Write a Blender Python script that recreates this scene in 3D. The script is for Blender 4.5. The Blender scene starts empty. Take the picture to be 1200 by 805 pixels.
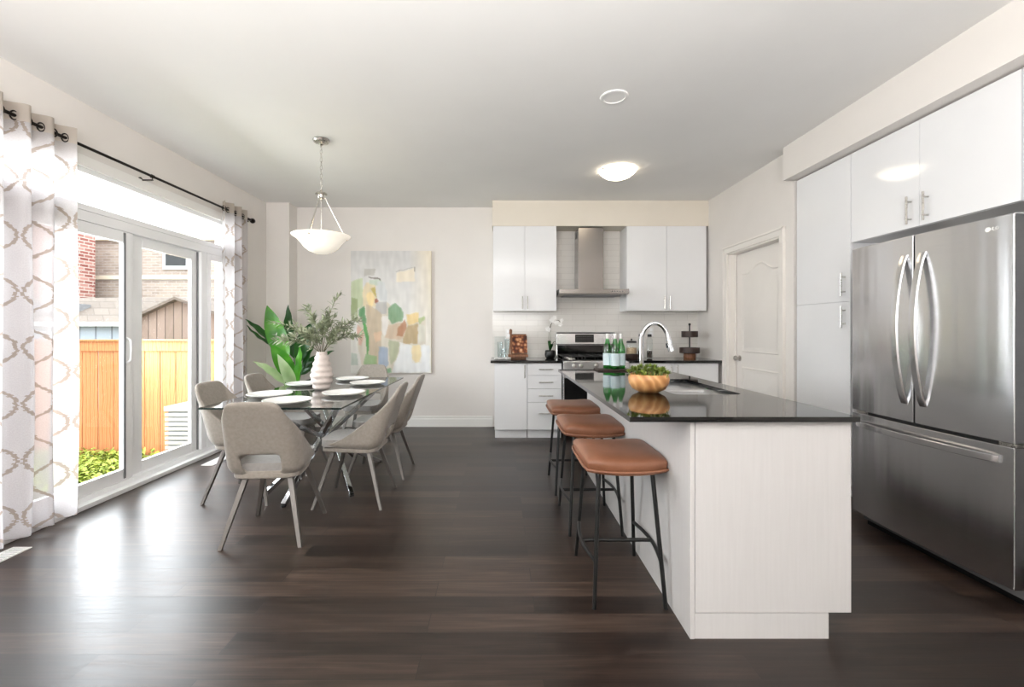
import bpy, bmesh, math, random
from mathutils import Vector, Matrix, noise
R = math.radians
PI = math.pi
S = bpy.context.scene
COL = S.collection
random.seed(7)

# ------------------------------------------------------------------ camera
cd = bpy.data.cameras.new('camera'); cam = bpy.data.objects.new('camera', cd); COL.objects.link(cam)
cam.location = (0, 0, 1.26); cam.rotation_euler = (R(90), 0, 0)
cd.sensor_width = 36; cd.lens = 36 * 520 / 1200; cd.shift_x = 15 / 1200; cd.shift_y = -15.5 / 1200
cd.clip_start = 0.05; cd.clip_end = 200
S.camera = cam
# ------------------------------------------------------------------ light
S.view_settings.view_transform = 'Standard'; S.view_settings.look = 'None'
S.view_settings.exposure = 0.36; S.view_settings.gamma = 1.0; S.view_settings.use_curve_mapping = False
try:
    S.cycles.max_bounces = 10; S.cycles.diffuse_bounces = 5; S.cycles.glossy_bounces = 5
    S.cycles.transmission_bounces = 8; S.cycles.transparent_max_bounces = 16
    S.cycles.caustics_reflective = False; S.cycles.caustics_refractive = False
    S.cycles.sample_clamp_indirect = 6.0; S.cycles.use_denoising = True
except Exception: pass
WORLD_STRENGTH = 4.0
W = bpy.data.worlds.new('world'); S.world = W; W.use_nodes = True
bg = W.node_tree.nodes['Background']; bg.inputs[0].default_value = (0.90, 0.955, 1.0, 1); bg.inputs[1].default_value = WORLD_STRENGTH

def lamp(name, kind, loc, energy, color=(1, 1, 1), rot=(0, 0, 0), **kw):
    l = bpy.data.lights.new(name, kind); l.energy = energy; l.color = color
    for k, v in kw.items(): setattr(l, k, v)
    o = bpy.data.objects.new(name, l); COL.objects.link(o); o.location = loc; o.rotation_euler = rot
    return o
sun = lamp('sun', 'SUN', (0, 0, 12), .8, (1, .95, .86), angle=R(1.5))
sun.rotation_euler = Vector((.55, -.75, 1.1)).to_track_quat('Z', 'Y').to_euler()
# sky portal at the unseen rear window, added to let fill daylight in
_r = lamp('rear_fill_portal', 'AREA', (-1.5, -2.48, 1.55), 10, (.99, .99, 1), (R(90), 0, 0), shape='RECTANGLE', size=2.3, size_y=1.5)
# daylight of the side patio door, lets the sky be sampled well
_p = lamp('patio_portal', 'AREA', (-3.06, 3.5, 1.25), 10, (.93, .965, 1), (0, R(-90), 0), shape='RECTANGLE', size=2.4, size_y=2.6)

lamp('ceiling_fill', 'AREA', (-.5, -.8, 1.6), 275, (1, .985, .975), (R(168), 0, 0), shape='RECTANGLE', size=3.5, size_y=1.6)  # unseen fill lamp, added to brighten the ceiling
_p.data.cycles.is_portal = True; _r.data.cycles.is_portal = True
# fill lamp added outside the patio door to brighten the room
lamp('garden_fill', 'AREA', (-5.6, 3.7, 2.7), 980, (.93, .965, 1), (0, R(-82), 0), shape='RECTANGLE', size=4.2, size_y=8)
# ------------------------------------------------------------------ helpers
def lin(c):
    c = c / 255.0
    return c / 12.92 if c <= .04045 else ((c + .055) / 1.055) ** 2.4
def rgb(r, g, b): return (lin(r), lin(g), lin(b), 1)
def P(name, col, rough=.5, metal=0, **kw):
    m = bpy.data.materials.new(name); m.use_nodes = True
    b = m.node_tree.nodes['Principled BSDF']
    b.inputs['Base Color'].default_value = rgb(*col); b.inputs['Roughness'].default_value = rough; b.inputs['Metallic'].default_value = metal
    for k, v in kw.items(): b.inputs[k.replace('_', ' ')].default_value = v
    return m
def bsdf(m): return m.node_tree.nodes['Principled BSDF']
def nd(m, t, **kw):
    n = m.node_tree.nodes.new(t)
    for k, v in kw.items():
        if k in n.inputs: n.inputs[k].default_value = v
        else: setattr(n, k, v)
    return n
def ln(m, a, b): m.node_tree.links.new(a, b)
def mapping(m, scale=(1, 1, 1), rot=(0, 0, 0), coord='Object'):
    tc = nd(m, 'ShaderNodeTexCoord'); mp = nd(m, 'ShaderNodeMapping')
    mp.inputs['Scale'].default_value = scale; mp.inputs['Rotation'].default_value = rot
    ln(m, tc.outputs[coord], mp.inputs['Vector']); return mp.outputs['Vector']
def ramp(m, fac, stops):
    r = nd(m, 'ShaderNodeValToRGB'); e = r.color_ramp.elements
    while len(e) < len(stops): e.new(.5)
    for k, (p, c) in enumerate(stops): e[k].position = p; e[k].color = rgb(*c)
    ln(m, fac, r.inputs['Fac']); return r.outputs['Color']
def noisy(m, stops, scale=8, detail=4, mscale=(1, 1, 1), bump=0, bdist=.002, rot=(0, 0, 0)):
    v = mapping(m, mscale, rot)
    n = nd(m, 'ShaderNodeTexNoise', Scale=scale, Detail=detail); ln(m, v, n.inputs['Vector'])
    ln(m, ramp(m, n.outputs['Fac'], stops), bsdf(m).inputs['Base Color'])
    if bump:
        b = nd(m, 'ShaderNodeBump', Strength=bump, Distance=bdist); ln(m, n.outputs['Fac'], b.inputs['Height']); ln(m, b.outputs['Normal'], bsdf(m).inputs['Normal'])
    return m

def BM(): return bmesh.new()
def box(bm, x0, x1, y0, y1, z0, z1):
    if x0 > x1: x0, x1 = x1, x0
    if y0 > y1: y0, y1 = y1, y0
    v = [bm.verts.new((x, y, z)) for z in (z0, z1) for y in (y0, y1) for x in (x0, x1)]
    for f in ((0, 2, 3, 1), (4, 5, 7, 6), (0, 1, 5, 4), (1, 3, 7, 5), (3, 2, 6, 7), (2, 0, 4, 6)):
        bm.faces.new([v[i] for i in f])
    return bm
def bx(x0, x1, y0, y1, z0, z1): return box(BM(), x0, x1, y0, y1, z0, z1)
def prism(bm, pts, axis, a, b):
    """pts 2-D outline extruded along axis from a to b"""
    def mk(p, t): return {'x': (t, p[0], p[1]), 'y': (p[0], t, p[1]), 'z': (p[0], p[1], t)}[axis]
    lo = [bm.verts.new(mk(p, a)) for p in pts]; hi = [bm.verts.new(mk(p, b)) for p in pts]
    n = len(pts)
    for i in range(n): bm.faces.new((lo[i], lo[(i + 1) % n], hi[(i + 1) % n], hi[i]))
    bm.faces.new(lo[::-1]); bm.faces.new(hi); return bm
def tube(bm, pts, r, n=10, closed=False, square=False, cap=True):
    pts = [Vector(p) for p in pts]; m = len(pts)
    rs = r if isinstance(r, (list, tuple)) else [r] * m
    rings = []; up = None
    for i, p in enumerate(pts):
        if closed: t = (pts[(i + 1) % m] - pts[i - 1]).normalized()
        else: t = (pts[min(i + 1, m - 1)] - pts[max(i - 1, 0)]).normalized()
        if up is None:
            up = Vector((0, 0, 1)) if abs(t.z) < .9 else Vector((0, 1, 0))
        a = (up - t * up.dot(t)).normalized(); b = t.cross(a); up = a
        k = 4 if square else n
        off = PI / 4 if square else 0
        rings.append([bm.verts.new(p + (a * math.cos(2 * PI * j / k + off) + b * math.sin(2 * PI * j / k + off)) * rs[i]) for j in range(k)])
    k = len(rings[0])
    for i in range(m if closed else m - 1):
        A, B = rings[i], rings[(i + 1) % m]
        for j in range(k): bm.faces.new((A[j], A[(j + 1) % k], B[(j + 1) % k], B[j]))
    if cap and not closed: bm.faces.new(rings[0][::-1]); bm.faces.new(rings[-1])
    return bm
def lathe(bm, prof, n=40, c=(0, 0, 0), axis='z'):
    rings = []
    def mk(r, h, a):
        x, y = r * math.cos(a), r * math.sin(a)
        return {'z': (c[0] + x, c[1] + y, c[2] + h), 'y': (c[0] + x, c[1] + h, c[2] + y), 'x': (c[0] + h, c[1] + x, c[2] + y)}[axis]
    for r, h in prof:
        if r < 1e-6: rings.append([bm.verts.new(mk(0, h, 0))])
        else: rings.append([bm.verts.new(mk(r, h, 2 * PI * j / n)) for j in range(n)])
    for A, B in zip(rings, rings[1:]):
        for j in range(n):
            q = (j + 1) % n
            if len(A) == 1 and len(B) == 1: continue
            if len(A) == 1: bm.faces.new((A[0], B[j], B[q]))
            elif len(B) == 1: bm.faces.new((A[j], B[0], A[q]))
            else: bm.faces.new((A[j], B[j], B[q], A[q]))
    return bm
def arc(c, r, a0, a1, n, plane='xz'):
    out = []
    for i in range(n + 1):
        a = R(a0 + (a1 - a0) * i / n); u, v = r * math.cos(a), r * math.sin(a)
        out.append({'xz': (c[0] + u, c[1], c[2] + v), 'yz': (c[0], c[1] + u, c[2] + v), 'xy': (c[0] + u, c[1] + v, c[2])}[plane])
    return out
def rootloc(o):
    while o.parent: o = o.parent
    return o.location
def obj(name, bm, mat, parent=None, bevel=0, seg=2, smooth=False, subsurf=0, w=True, auto=True):
    """link bm as ONE mesh; with w the mesh was drawn in world coordinates"""
    bmesh.ops.recalc_face_normals(bm, faces=bm.faces[:])
    me = bpy.data.meshes.new(name)
    o = bpy.data.objects.new(name, me); COL.objects.link(o)
    if parent is not None:
        o.parent = parent
        if w: bmesh.ops.translate(bm, verts=bm.verts[:], vec=-Vector(rootloc(parent)))
    elif w:
        lo = Vector([min(v.co[i] for v in bm.verts) for i in range(3)]); hi = Vector([max(v.co[i] for v in bm.verts) for i in range(3)])
        c = Vector(((lo.x + hi.x) / 2, (lo.y + hi.y) / 2, lo.z)); bmesh.ops.translate(bm, verts=bm.verts[:], vec=-c); o.location = c
    bm.to_mesh(me); bm.free()
    for x in (mat if isinstance(mat, (list, tuple)) else [mat]): me.materials.append(x)
    if smooth or bevel:
        for p in me.polygons: p.use_smooth = True
    if bevel:
        b = o.modifiers.new('bevel', 'BEVEL'); b.width = bevel; b.segments = seg; b.limit_method = 'ANGLE'; b.angle_limit = R(35); b.harden_normals = True
    if subsurf:
        s = o.modifiers.new('sub', 'SUBSURF'); s.levels = subsurf; s.render_levels = subsurf
    elif smooth and auto and not bevel:
        try: me.set_sharp_from_angle(angle=R(40))
        except Exception: pass
    return o
def tag(o, label, cat, group=None):
    o['label'] = label; o['category'] = cat
    if group: o['group'] = group
    return o
def thing(name, label, cat, loc=(0, 0, 0), rz=0, group=None):
    o = bpy.data.objects.new(name, None); COL.objects.link(o); o.empty_display_size = .1
    o.location = loc; o.rotation_euler = (0, 0, rz); return tag(o, label, cat, group)
def struct(name, bm, mat, parent=None, **kw):
    o = obj(name, bm, mat, parent, **kw)
    if parent is None: o['kind'] = 'structure'
    return o
def structroot(name, loc):
    o = bpy.data.objects.new(name, None); COL.objects.link(o); o.location = loc; o['kind'] = 'structure'; return o
def dup(root, loc, rz, label, group=None, scale=None):
    def cp(o, par):
        c = o.copy(); COL.objects.link(c); c.parent = par
        for ch in list(KIDS.get(o.name, [])): cp(ch, c)
        return c
    KIDS = {}
    for o in list(COL.objects):
        if o.parent: KIDS.setdefault(o.parent.name, []).append(o)
    c = cp(root, None); c.location = loc; c.rotation_euler = (0, 0, rz); c['label'] = label
    if group: c['group'] = group
    if scale: c.scale = scale
    return c

# ------------------------------------------------------------------ materials
M = {}
M['wall'] = noisy(P('wall_paint', (226, 221, 216), .75), [(.3, (225, 220, 215)), (.7, (228, 223, 218))], 3)
M['cream'] = noisy(P('bulkhead_paint', (224, 216, 203), .7), [(.3, (223, 215, 201)), (.7, (226, 218, 205))], 3)
M['ceil'] = noisy(P('ceiling_paint', (236, 235, 233), .85), [(.3, (235, 234, 232)), (.7, (238, 237, 235))], 2)
M['trim'] = noisy(P('trim_paint', (238, 236, 232), .35), [(.3, (237, 235, 231)), (.7, (240, 238, 234))], 4)
M['door'] = noisy(P('door_paint', (234, 229, 223), .4), [(.3, (233, 228, 222)), (.7, (236, 231, 225))], 4)
M['vinyl'] = noisy(P('white_vinyl', (246, 246, 247), .3), [(.3, (245, 245, 246)), (.7, (248, 248, 249))], 4)
M['cab'] = noisy(P('white_gloss_laminate', (232, 232, 233), .06), [(.3, (231, 231, 232)), (.7, (234, 234, 235))], 2)
M['panel'] = noisy(P('white_wood_grain_laminate', (204, 202, 201), .38), [(.3, (202, 200, 199)), (.7, (206, 204, 203))], 6, 5, (14, 14, .6), .01)
M['steel'] = P('brushed_stainless', (176, 176, 177), .25, 1)
def brushed(m, sc, lo, hi, rlo=.2, rhi=.36, aniso=0):
    v = mapping(m, sc); n = nd(m, 'ShaderNodeTexNoise', Scale=6.0, Detail=3.0); ln(m, v, n.inputs['Vector'])
    ln(m, ramp(m, n.outputs['Fac'], [(.3, lo), (.7, hi)]), bsdf(m).inputs['Base Color'])
    mr = nd(m, 'ShaderNodeMapRange'); mr.inputs['To Min'].default_value = rlo; mr.inputs['To Max'].default_value = rhi
    ln(m, n.outputs['Fac'], mr.inputs['Value']); ln(m, mr.outputs[0], bsdf(m).inputs['Roughness'])
    if aniso:
        tg = nd(m, 'ShaderNodeTangent', direction_type='RADIAL', axis='Z'); ln(m, tg.outputs[0], bsdf(m).inputs['Tangent'])
        bsdf(m).inputs['Anisotropic'].default_value = aniso; bsdf(m).inputs['Anisotropic Rotation'].default_value = .25
brushed(M['steel'], (1, 1, 60), (218, 218, 220), (224, 224, 225), .20, .25, .35)
_v = mapping(M['steel'], (.0, 1, .06)); _n = nd(M['steel'], 'ShaderNodeTexNoise', Scale=6.0, Detail=2.0); ln(M['steel'], _v, _n.inputs['Vector'])
_b = nd(M['steel'], 'ShaderNodeBump', Strength=.3, Distance=.02); ln(M['steel'], _n.outputs['Fac'], _b.inputs['Height']); ln(M['steel'], _b.outputs['Normal'], bsdf(M['steel']).inputs['Normal'])
M['hood'] = P('brushed_hood_steel', (176, 172, 168), .28, 1); brushed(M['hood'], (1, 1, 40), (142, 137, 133), (148, 143, 139), .22, .28, .4)
M['chrome'] = P('chrome', (200, 201, 203), .05, 1)
M['nickel'] = P('brushed_nickel', (190, 186, 180), .28, 1); brushed(M['nickel'], (20, 20, 20), (184, 180, 174), (196, 192, 186))
M['legmetal'] = P('brushed_leg_metal', (170, 164, 158), .4, .75); brushed(M['legmetal'], (4, 4, 4), (128, 123, 119), (132, 127, 123), .4, .42)
M['sinksteel'] = P('sink_steel', (190, 190, 190), .22, 1); brushed(M['sinksteel'], (3, 3, 3), (215, 215, 215), (222, 222, 222), .3, .38)
M['black'] = noisy(P('black_plastic', (18, 18, 19), .4), [(.3, (16, 16, 17)), (.7, (21, 21, 22))], 20)
M['blackmetal'] = noisy(P('black_powder_coat', (12, 12, 12), .42), [(.3, (9, 9, 9)), (.7, (15, 15, 15))], 30)
M['darkglass'] = noisy(P('black_glass', (8, 8, 9), .06), [(.3, (7, 7, 8)), (.7, (9, 9, 10))], 5)
M['iron'] = noisy(P('cast_iron', (26, 26, 27), .55), [(.3, (20, 20, 21)), (.7, (34, 34, 35))], 60, 4, bump=.3)
M['rod'] = noisy(P('dark_bronze', (34, 29, 27), .35, .8), [(.3, (30, 26, 24)), (.7, (42, 36, 33))], 30)
M['granite'] = P('black_polished_stone', (9, 9, 10), .045, 0, IOR=1.55)
noisy(M['granite'], [(.45, (7, 7, 8)), (.72, (20, 19, 19))], 260, 2)
M['grey'] = noisy(P('grey_plastic', (120, 120, 122), .5), [(.3, (116, 116, 118)), (.7, (126, 126, 128))], 10)
M['white'] = noisy(P('white_ceramic', (236, 234, 231), .18), [(.3, (234, 232, 229)), (.7, (239, 237, 234))], 5)
M['vase'] = noisy(P('pinkish_ceramic', (206, 194, 187), .6), [(.3, (198, 185, 178)), (.7, (216, 205, 198))], 25, 5, bump=.25, bdist=.003)
M['soil'] = noisy(P('soil', (50, 38, 30), .95), [(.3, (36, 27, 21)), (.7, (66, 50, 40))], 80, bump=.6)

def fabric(name, a, b):
    m = P(name, a, .9, 0, Sheen_Weight=.25)
    v = mapping(m); n = nd(m, 'ShaderNodeTexNoise', Scale=55.0, Detail=6.0); ln(m, v, n.inputs['Vector'])
    ln(m, ramp(m, n.outputs['Fac'], [(.2, a), (.8, b)]), bsdf(m).inputs['Base Color'])
    w1 = nd(m, 'ShaderNodeTexNoise', Scale=420.0, Detail=2.0); ln(m, v, w1.inputs['Vector'])
    bp = nd(m, 'ShaderNodeBump', Strength=.35, Distance=.001); ln(m, w1.outputs['Fac'], bp.inputs['Height']); ln(m, bp.outputs['Normal'], bsdf(m).inputs['Normal'])
    return m
M['fabric'] = fabric('taupe_woven_fabric', (138, 130, 121), (156, 148, 139))
M['cushion'] = fabric('grey_woven_fabric', (140, 136, 133), (158, 154, 151))
M['leather'] = P('tan_leather', (150, 92, 62), .38, 0)
noisy(M['leather'], [(.25, (120, 78, 56)), (.5, (138, 92, 68)), (.8, (154, 106, 82))], 7, 6, bump=.06, bdist=.004)

def thin_glass(name, tint=(1, 1, 1, 1), ior=1.45, extra=0.0):
    m = bpy.data.materials.new(name); m.use_nodes = True; t = m.node_tree; t.nodes.remove(bsdf(m))
    out = t.nodes['Material Output']
    lw = nd(m, 'ShaderNodeLayerWeight', Blend=.5); f0 = ((ior - 1) / (ior + 1)) ** 2
    pw = nd(m, 'ShaderNodeMath', operation='POWER'); pw.inputs[1].default_value = 5; ln(m, lw.outputs['Facing'], pw.inputs[0])
    fr = nd(m, 'ShaderNodeMath', operation='MULTIPLY_ADD'); fr.inputs[1].default_value = 1 - f0; fr.inputs[2].default_value = f0; ln(m, pw.outputs[0], fr.inputs[0]); tr = nd(m, 'ShaderNodeBsdfTransparent'); tr.inputs[0].default_value = tint
    gl = nd(m, 'ShaderNodeBsdfGlossy'); gl.inputs['Roughness'].default_value = .01
    mx = nd(m, 'ShaderNodeMixShader')
    ad = nd(m, 'ShaderNodeMath', operation='ADD'); ad.inputs[1].default_value = extra; ad.use_clamp = True
    ln(m, fr.outputs[0], ad.inputs[0]); ln(m, ad.outputs[0], mx.inputs[0]); ln(m, tr.outputs[0], mx.inputs[1]); ln(m, gl.outputs[0], mx.inputs[2]); ln(m, mx.outputs[0], out.inputs[0])
    return m
M['pane'] = thin_glass('window_glass', (.97, .98, .98, 1), 1.3)
M['tabletop'] = thin_glass('table_glass', (.955, .975, .965, 1), 1.45, .17)
M['clear'] = thin_glass('clear_glass', (.93, .95, .95, 1), 1.4, .03)
M['glassedge'] = noisy(P('glass_edge', (26, 42, 40), .1), [(.3, (20, 34, 32)), (.7, (32, 50, 47))], 6)
M['bottle'] = P('green_bottle_glass', (40, 140, 60), .05, 0)
def bottleglass():
    m = thin_glass('green_bottle_glass_thin', (.15, .62, .19, 1), 1.5, .05); return m
M['bottle'] = bottleglass()
def grad_wood(name, stops, scale=(1, 1, 1), wscale=6, dist=6, rough=.5, rot=(0, 0, 0), bump=.05):
    m = P(name, stops[0][1], rough)
    v = mapping(m, scale, rot); w = nd(m, 'ShaderNodeTexWave', Scale=wscale, Distortion=dist, Detail=3.0); w.inputs['Detail Scale'].default_value = 1.2
    ln(m, v, w.inputs['Vector']); ln(m, ramp(m, w.outputs['Fac'], stops), bsdf(m).inputs['Base Color'])
    if bump:
        b = nd(m, 'ShaderNodeBump', Strength=bump, Distance=.002); ln(m, w.outputs['Fac'], b.inputs['Height']); ln(m, b.outputs['Normal'], bsdf(m).inputs['Normal'])
    return m
M['bowlwood'] = grad_wood('acacia_wood', [(0, (176, 120, 70)), (.35, (206, 152, 98)), (.7, (222, 172, 118)), (1, (190, 134, 82))], (1, 1, 1.5), 3.2, 6.0, .42, (.5, .5, 0))
M['boardwood'] = grad_wood('brown_wood', [(0, (112, 72, 48)), (.5, (142, 96, 66)), (1, (124, 82, 56))], (1, 1, 4), 8, 3, .5)
M['darkwood'] = grad_wood('dark_stained_wood', [(0, (44, 30, 25)), (.5, (64, 44, 36)), (1, (50, 34, 28))], (1, 1, 4), 10, 3, .5)

# floor planks
def floor_mat():
    m = P('dark_oak_planks', (60, 48, 42), .3)
    v = mapping(m); B = bsdf(m)
    br = nd(m, 'ShaderNodeTexBrick', offset=.37, offset_frequency=2); br.inputs['Scale'].default_value = 1
    br.inputs['Brick Width'].default_value = 1.25; br.inputs['Row Height'].default_value = .125; br.inputs['Mortar Size'].default_value = .002; br.inputs['Mortar Smooth'].default_value = .2
    br.inputs['Color1'].default_value = (0, 0, 0, 1); br.inputs['Color2'].default_value = (1, 1, 1, 1); br.inputs['Mortar'].default_value = (.5, .5, .5, 1)
    ln(m, v, br.inputs['Vector'])
    # per-plank offset of the grain
    sx = nd(m, 'ShaderNodeSeparateXYZ'); ln(m, v, sx.inputs[0])
    fl = nd(m, 'ShaderNodeMath', operation='MULTIPLY'); fl.inputs[1].default_value = 8.0; ln(m, sx.outputs['Y'], fl.inputs[0])
    ff = nd(m, 'ShaderNodeMath', operation='FLOOR'); ln(m, fl.outputs[0], ff.inputs[0])
    wn = nd(m, 'ShaderNodeTexWhiteNoise', noise_dimensions='1D'); ln(m, ff.outputs[0], wn.inputs['W'])
    mu = nd(m, 'ShaderNodeMath', operation='MULTIPLY_ADD'); mu.inputs[1].default_value = 9.0; ln(m, wn.outputs['Value'], mu.inputs[0]); ln(m, sx.outputs['X'], mu.inputs[2])
    cb = nd(m, 'ShaderNodeCombineXYZ'); ln(m, mu.outputs[0], cb.inputs['X']); ln(m, sx.outputs['Y'], cb.inputs['Y']); ln(m, br.outputs['Color'], cb.inputs['Z'])
    mp = nd(m, 'ShaderNodeMapping'); mp.inputs['Scale'].default_value = (1.1, 16, 3); ln(m, cb.outputs[0], mp.inputs['Vector'])
    n1 = nd(m, 'ShaderNodeTexNoise', Scale=2.2, Detail=7.0, Distortion=.8); ln(m, mp.outputs[0], n1.inputs['Vector'])
    mp2 = nd(m, 'ShaderNodeMapping'); mp2.inputs['Scale'].default_value = (2, 90, 1); ln(m, cb.outputs[0], mp2.inputs['Vector'])
    n2 = nd(m, 'ShaderNodeTexNoise', Scale=1.5, Detail=4.0); ln(m, mp2.outputs[0], n2.inputs['Vector'])
    a = ramp(m, n1.outputs['Fac'], [(.3, (50, 40, 35)), (.5, (68, 55, 48)), (.72, (90, 75, 66))])
    tint = ramp(m, br.outputs['Color'], [(0, (140, 134, 131)), (1, (255, 250, 246))])
    mx = nd(m, 'ShaderNodeMixRGB', blend_type='MULTIPLY'); mx.inputs[0].default_value = 1; ln(m, a, mx.inputs[1]); ln(m, tint, mx.inputs[2])
    fine = ramp(m, n2.outputs['Fac'], [(.3, (200, 200, 200)), (.65, (255, 255, 255))])
    m2 = nd(m, 'ShaderNodeMixRGB', blend_type='MULTIPLY'); m2.inputs[0].default_value = .8; ln(m, mx.outputs[0], m2.inputs[1]); ln(m, fine, m2.inputs[2])
    m3 = nd(m, 'ShaderNodeMixRGB'); m3.inputs[2].default_value = rgb(30, 25, 23); ln(m, br.outputs['Fac'], m3.inputs[0]); ln(m, m2.outputs[0], m3.inputs[1])
    ln(m, m3.outputs[0], B.inputs['Base Color'])
    mr = nd(m, 'ShaderNodeMapRange'); mr.inputs['To Min'].default_value = .27; mr.inputs['To Max'].default_value = .4; ln(m, n1.outputs['Fac'], mr.inputs['Value']); ln(m, mr.outputs[0], B.inputs['Roughness'])
    h = nd(m, 'ShaderNodeMath', operation='MULTIPLY_ADD'); h.inputs[1].default_value = -3.0; ln(m, br.outputs['Fac'], h.inputs[0]); ln(m, n2.outputs['Fac'], h.inputs[2])
    b = nd(m, 'ShaderNodeBump', Strength=.16, Distance=.0012); ln(m, h.outputs[0], b.inputs['Height']); ln(m, b.outputs['Normal'], B.inputs['Normal'])
    return m
M['floor'] = floor_mat()
def bricks(name, c1, c2, mortar, w, h, ms, rough=.8, rot=(0, 0, 0), bump=.4, scale=1, bias=0):
    m = P(name, c1, rough); v0 = mapping(m); sp = nd(m, 'ShaderNodeSeparateXYZ'); ln(m, v0, sp.inputs[0])
    ad = nd(m, 'ShaderNodeMath', operation='ADD'); ln(m, sp.outputs['X'], ad.inputs[0]); ln(m, sp.outputs['Y'], ad.inputs[1])
    cbx = nd(m, 'ShaderNodeCombineXYZ'); ln(m, ad.outputs[0], cbx.inputs['X']); ln(m, sp.outputs['Z'], cbx.inputs['Y']); v = cbx.outputs[0]
    br = nd(m, 'ShaderNodeTexBrick', offset=.5); br.inputs['Scale'].default_value = scale
    br.inputs['Brick Width'].default_value = w; br.inputs['Row Height'].default_value = h; br.inputs['Mortar Size'].default_value = ms; br.inputs['Bias'].default_value = bias
    br.inputs['Color1'].default_value = rgb(*c1); br.inputs['Color2'].default_value = rgb(*c2); br.inputs['Mortar'].default_value = rgb(*mortar)
    ln(m, v, br.inputs['Vector']); ln(m, br.outputs['Color'], bsdf(m).inputs['Base Color'])
    i = nd(m, 'ShaderNodeMath', operation='SUBTRACT'); i.inputs[0].default_value = 1; ln(m, br.outputs['Fac'], i.inputs[1])
    b = nd(m, 'ShaderNodeBump', Strength=bump, Distance=.003); ln(m, i.outputs[0], b.inputs['Height']); ln(m, b.outputs['Normal'], bsdf(m).inputs['Normal'])
    return m
M['tile'] = bricks('white_subway_tile', (224, 220, 214), (228, 224, 218), (204, 199, 192), .30, .076, .0016, .16, (R(90), 0, 0), .35)

def emissive(name, col, strength, base=(245, 240, 230)):
    m = P(name, base, .35); b = bsdf(m)
    b.inputs['Emission Color'].default_value = rgb(*col)
    v = mapping(m); n = nd(m, 'ShaderNodeTexNoise', Scale=6.0, Detail=3.0); ln(m, v, n.inputs['Vector'])
    mr = nd(m, 'ShaderNodeMapRange'); mr.inputs['To Min'].default_value = strength * .8; mr.inputs['To Max'].default_value = strength * 1.2
    ln(m, n.outputs['Fac'], mr.inputs['Value']); ln(m, mr.outputs[0], b.inputs['Emission Strength']); return m
M['bowlglow'] = emissive('frosted_glass_lit', (255, 244, 226), .32)
M['flushglow'] = emissive('alabaster_glass_lit', (255, 240, 214), 6.0)

# ------------------------------------------------------------------ room
H = 2.865; YB = 5.80; XL = -2.93; XR = 2.59; YR = -2.6
struct('floor', bx(XL - .15, 3.4, YR - .15, YB + .15, -.12, 0), M['floor'])
struct('ceiling', bx(XL - .15, 3.4, YR - .15, YB + .15, H, H + .12), M['ceil'])
struct('wall_back', bx(XL - .15, 3.4, YB, YB + .15, 0, H), M['wall'])
WY0, WY1, WZ1 = 2.20, 4.82, 2.44
b = BM()
box(b, XL - .15, XL, YR, WY0, 0, H); box(b, XL - .15, XL, WY1, YB, 0, H); box(b, XL - .15, XL, WY0, WY1, WZ1, H)
struct('wall_left', b, M['wall'])
struct('wall_chase', bx(XL, -2.64, 5.58, YB, 0, H), M['wall'])
DY0, DY1, DZ = 4.08, 5.03, 2.13
b = BM()
box(b, XR, XR + .13, 3.95, DY0, 0, H); box(b, XR, XR + .13, DY1, YB, 0, H); box(b, XR, XR + .13, DY0, DY1, DZ, H)
box(b, XR, 3.27, 3.90, 3.95, 0, H)
struct('wall_right', b, M['wall'])
struct('wall_niche', bx(3.25, 3.4, YR, 3.90, 0, H), M['wall'])
struct('wall_closet', bx(3.27, 3.4, 3.90, YB, 0, H), M['wall'])
b = BM()                                                                  # rear wall behind the camera; its window is added for fill daylight
box(b, XL, -2.6, YR - .15, YR, 0, H); box(b, -.4, 3.25, YR - .15, YR, 0, H); box(b, -2.6, -.4, YR - .15, YR, 2.3, H); box(b, -2.6, -.4, YR - .15, YR, 0, .9)
struct('wall_rear', b, M['wall'])
wr = structroot('rear_fill_window', (-1.5, YR - .1, .9))
b = BM(); 
for x in (-2.6, -1.53, -.46): box(b, x, x + .06, YR - .12, YR - .06, .9, 2.3)
box(b, -2.6, -.4, YR - .12, YR - .06, .9, .96); box(b, -2.6, -.4, YR - .12, YR - .06, 2.24, 2.3)
obj('window_frame', b, M['vinyl'], wr)
obj('pane', bx(-2.58, -.42, YR - .095, YR - .085, .92, 2.28), M['pane'], wr)
struct('wall_bulkhead_right', bx(2.50, 3.25, YR, 3.91, 2.575, H), M['wall'])
struct('wall_bulkhead_kitchen', bx(-.085, XR, 5.49, YB, 2.55, H), M['cream'])
struct('trim_backsplash', bx(-.085, XR, 5.792, YB, .86, 2.55), M['tile'])

def baseb(name, x0, x1, y0, y1, nx=0, ny=0):
    b = BM(); box(b, x0, x1, y0, y1, 0, .105)
    # thinner moulded top step
    t = .006
    box(b, x0 + (t if nx < 0 else 0), x1 - (t if nx > 0 else 0), y0 + (t if ny < 0 else 0), y1 - (t if ny > 0 else 0), .105, .14)
    struct(name, b, M['trim'], bevel=.003)
baseb('baseboard_back', -2.64, -.085, YB - .018, YB, ny=-1)
baseb('baseboard_chase', XL, -2.62, 5.562, 5.58, ny=-1)
baseb('baseboard_left', XL, XL + .018, 4.90, 5.56, nx=1)
baseb('baseboard_rear', XL, XL + .018, YR, 2.11, nx=1)
baseb('baseboard_right', XR - .018, XR, 5.12, YB, nx=-1)

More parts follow.
